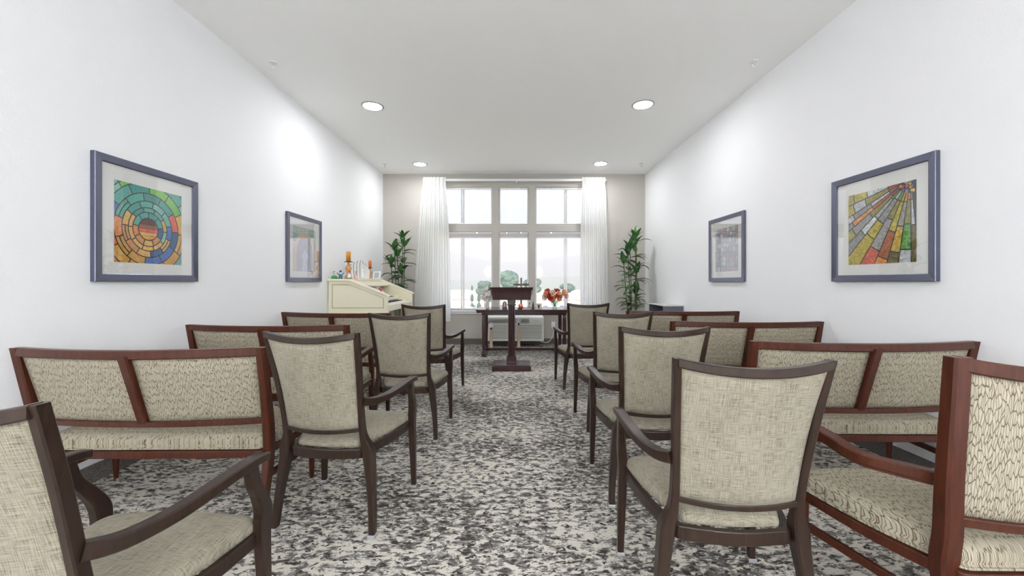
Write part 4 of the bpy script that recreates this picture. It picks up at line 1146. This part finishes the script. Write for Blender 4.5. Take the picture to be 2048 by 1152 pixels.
def house(x, y, w_, d, h, rz, label, z0=GZ):
    t = thing('house', label, 'house', (x, y, z0), rz)
    b = new(); box(b, -w_/2, w_/2, -d/2, d/2, 0, h); wl = link('walls', b, stucco, t)
    b = new(); e = .6; rh = w_*.13
    A = [b.verts.new(p) for p in ((-w_/2-e, -d/2-e, h), (w_/2+e, -d/2-e, h), (w_/2+e, d/2+e, h), (-w_/2-e, d/2+e, h), (-w_/2+d*.35, 0, h+rh), (w_/2-d*.35, 0, h+rh))]
    for q in ((0, 1, 5, 4), (1, 2, 5), (2, 3, 4, 5), (3, 0, 4), (3, 2, 1, 0)): b.faces.new([A[i] for i in q])
    link('roof', b, tile, t)
    n = max(2, int(w_/4))
    for k in range(n):
        xx = -w_/2+w_*(k+.5)/n; b = new(); box(b, xx-.7, xx+.7, -d/2-.06, -d/2+.02, h*.35, h*.35+1.4); link('window', b, shade, wl)
house(-12.5, 44, 22, 14, 5.3, .05, 'near house with a wide pinkish red tiled roof, seen low in the left window')
house(-31, 112, 20, 12, 5.5, -.2, 'pale house with a tiled roof, beyond the red roof in the left window')
house(-11, 128, 17, 11, 5, .15, 'pale low house right of the meeting stile in the left window')
house(9, 124, 15, 10, 5, .1, 'pale house seen through the middle window behind the cross')
house(28, 116, 20, 12, 5.2, -.15, 'pale house seen through the right window behind the bouquet')
house(38, 150, 24, 12, 5.5, .2, 'far pale house at the right edge of the right window')
treem = mat('tree_leaves', (.05, .12, .04), .8); f = noise(treem, coords(treem, (1, 1, 1)), .8, 3); L(treem, ramp(treem, f, [(.35, (.035, .07, .055)), (.65, (.09, .14, .10))]), bsdf(treem).inputs['Base Color'])
barkm = mat('tree_bark', (.14, .10, .07), .9)
def tree(x, y, h, r, label, tall=False, seed=0):
    rnd = random.Random(seed+int(x*7)); t = thing('tree', label, 'tree', (x, y, GZ), 0, 'trees in the valley')
    b = new(); tube(b, [(0, 0, 0), (0, 0, h*.6)], [r*.10, r*.06], 7); link('trunk', b, barkm, t)
    b = new()
    for k in range(3 if tall else 14):
        if tall: c = (0, 0, h*(.3+.24*k)); rr_ = r*(.9-.22*k); s = (.8, .8, 2.0)
        else:
            a = rnd.uniform(0, 6.3); q = rnd.uniform(0, .62); c = (r*q*math.cos(a), r*q*math.sin(a), h-r*.9+rnd.uniform(-.45, .4)*r); rr_ = r*rnd.uniform(.32, .55); s = (1.15, 1.1, .8)
        g = bmesh.ops.create_icosphere(b, subdivisions=3, radius=rr_)
        for v in g['verts']:
            q = 1+rnd.uniform(-.14, .14); v.co = Vector((v.co.x*s[0]*q, v.co.y*s[1]*q, v.co.z*s[2]*q))+Vector(c)
    link('crown', b, treem, t)
for x, y, h, r, tl, l in ((-1.2, 92, 11.5, 3.4, 0, 'large round dark tree standing highest in the middle window'), (5.0, 98, 10, 3.0, 0, 'round tree right of the largest one, seen above the cross'),
    (-9.0, 104, 9.6, 1.0, 1, 'slim cypress in the left window, nearer the mullion'), (-11.0, 106, 9.4, .9, 1, 'slim cypress in the left window, left of the other cypress'),
    (-7.2, 100, 9.2, 2.6, 0, 'bushy tree beside the cypresses in the left window'), (-17.5, 98, 8.2, 3.0, 0, 'bushy tree near the left stile of the left window'),
    (14.5, 108, 8.6, 2.4, 0, 'small round tree at the left of the right window'), (23.0, 102, 8.8, 2.6, 0, 'round tree in the middle of the right window'),
    (37, 104, 9, 3, 0, 'tree by the right curtain edge')):
    tree(x, y, h+1.6, r*.85, l, bool(tl))
hillm = mat('hill_scrub', (.20, .24, .18), .95)
def hill(y, base, amp, seed, label, depth):
    rnd = random.Random(seed); ph = [rnd.uniform(0, 6) for _ in range(6)]; b = new(); G_ = []
    nx, ny = 90, 14
    for j in range(ny+1):
        row = []
        for i in range(nx+1):
            u = -1+2*i/nx; x = u*y*1.1
            hh = base+amp*sum(math.sin(u*(3+2.3*k)+ph[k])/(k+1.3) for k in range(6))*.5
            hh *= math.sin(PI*.5*min(1, j/(ny*.6)))
            row.append(b.verts.new((x, y+depth*j/ny, GZ-.5+max(0, hh))))
        G_.append(row)
    for j in range(ny):
        for i in range(nx): b.faces.new((G_[j][i], G_[j][i+1], G_[j+1][i+1], G_[j+1][i]))
    o = link('hillside', b, hillm, smooth=True); tag(o, label, 'hill')
hill(520, 18, 6, 2, 'low hill behind the town, at the horizon', 300)
hill(1300, 150, 60, 5, 'far hazy mountain ridge beyond the valley', 900)
# valley haze
hz_ = bpy.data.materials.new('valley_haze'); hz_.use_nodes = True; hz_.node_tree.nodes.clear()
o_ = N(hz_, 'ShaderNodeOutputMaterial'); vs = N(hz_, 'ShaderNodeVolumeScatter'); vs.inputs['Color'].default_value = (.86, .93, 1, 1); vs.inputs['Density'].default_value = .0014
L(hz_, vs.outputs[0], o_.inputs['Volume'])
b = new(); box(b, -1400, 1400, 30, 2550, GZ+.01, 260); o = link('valley_haze', b, hz_); tag(o, 'pale haze lying over the valley outside the window', 'haze', kind='stuff')
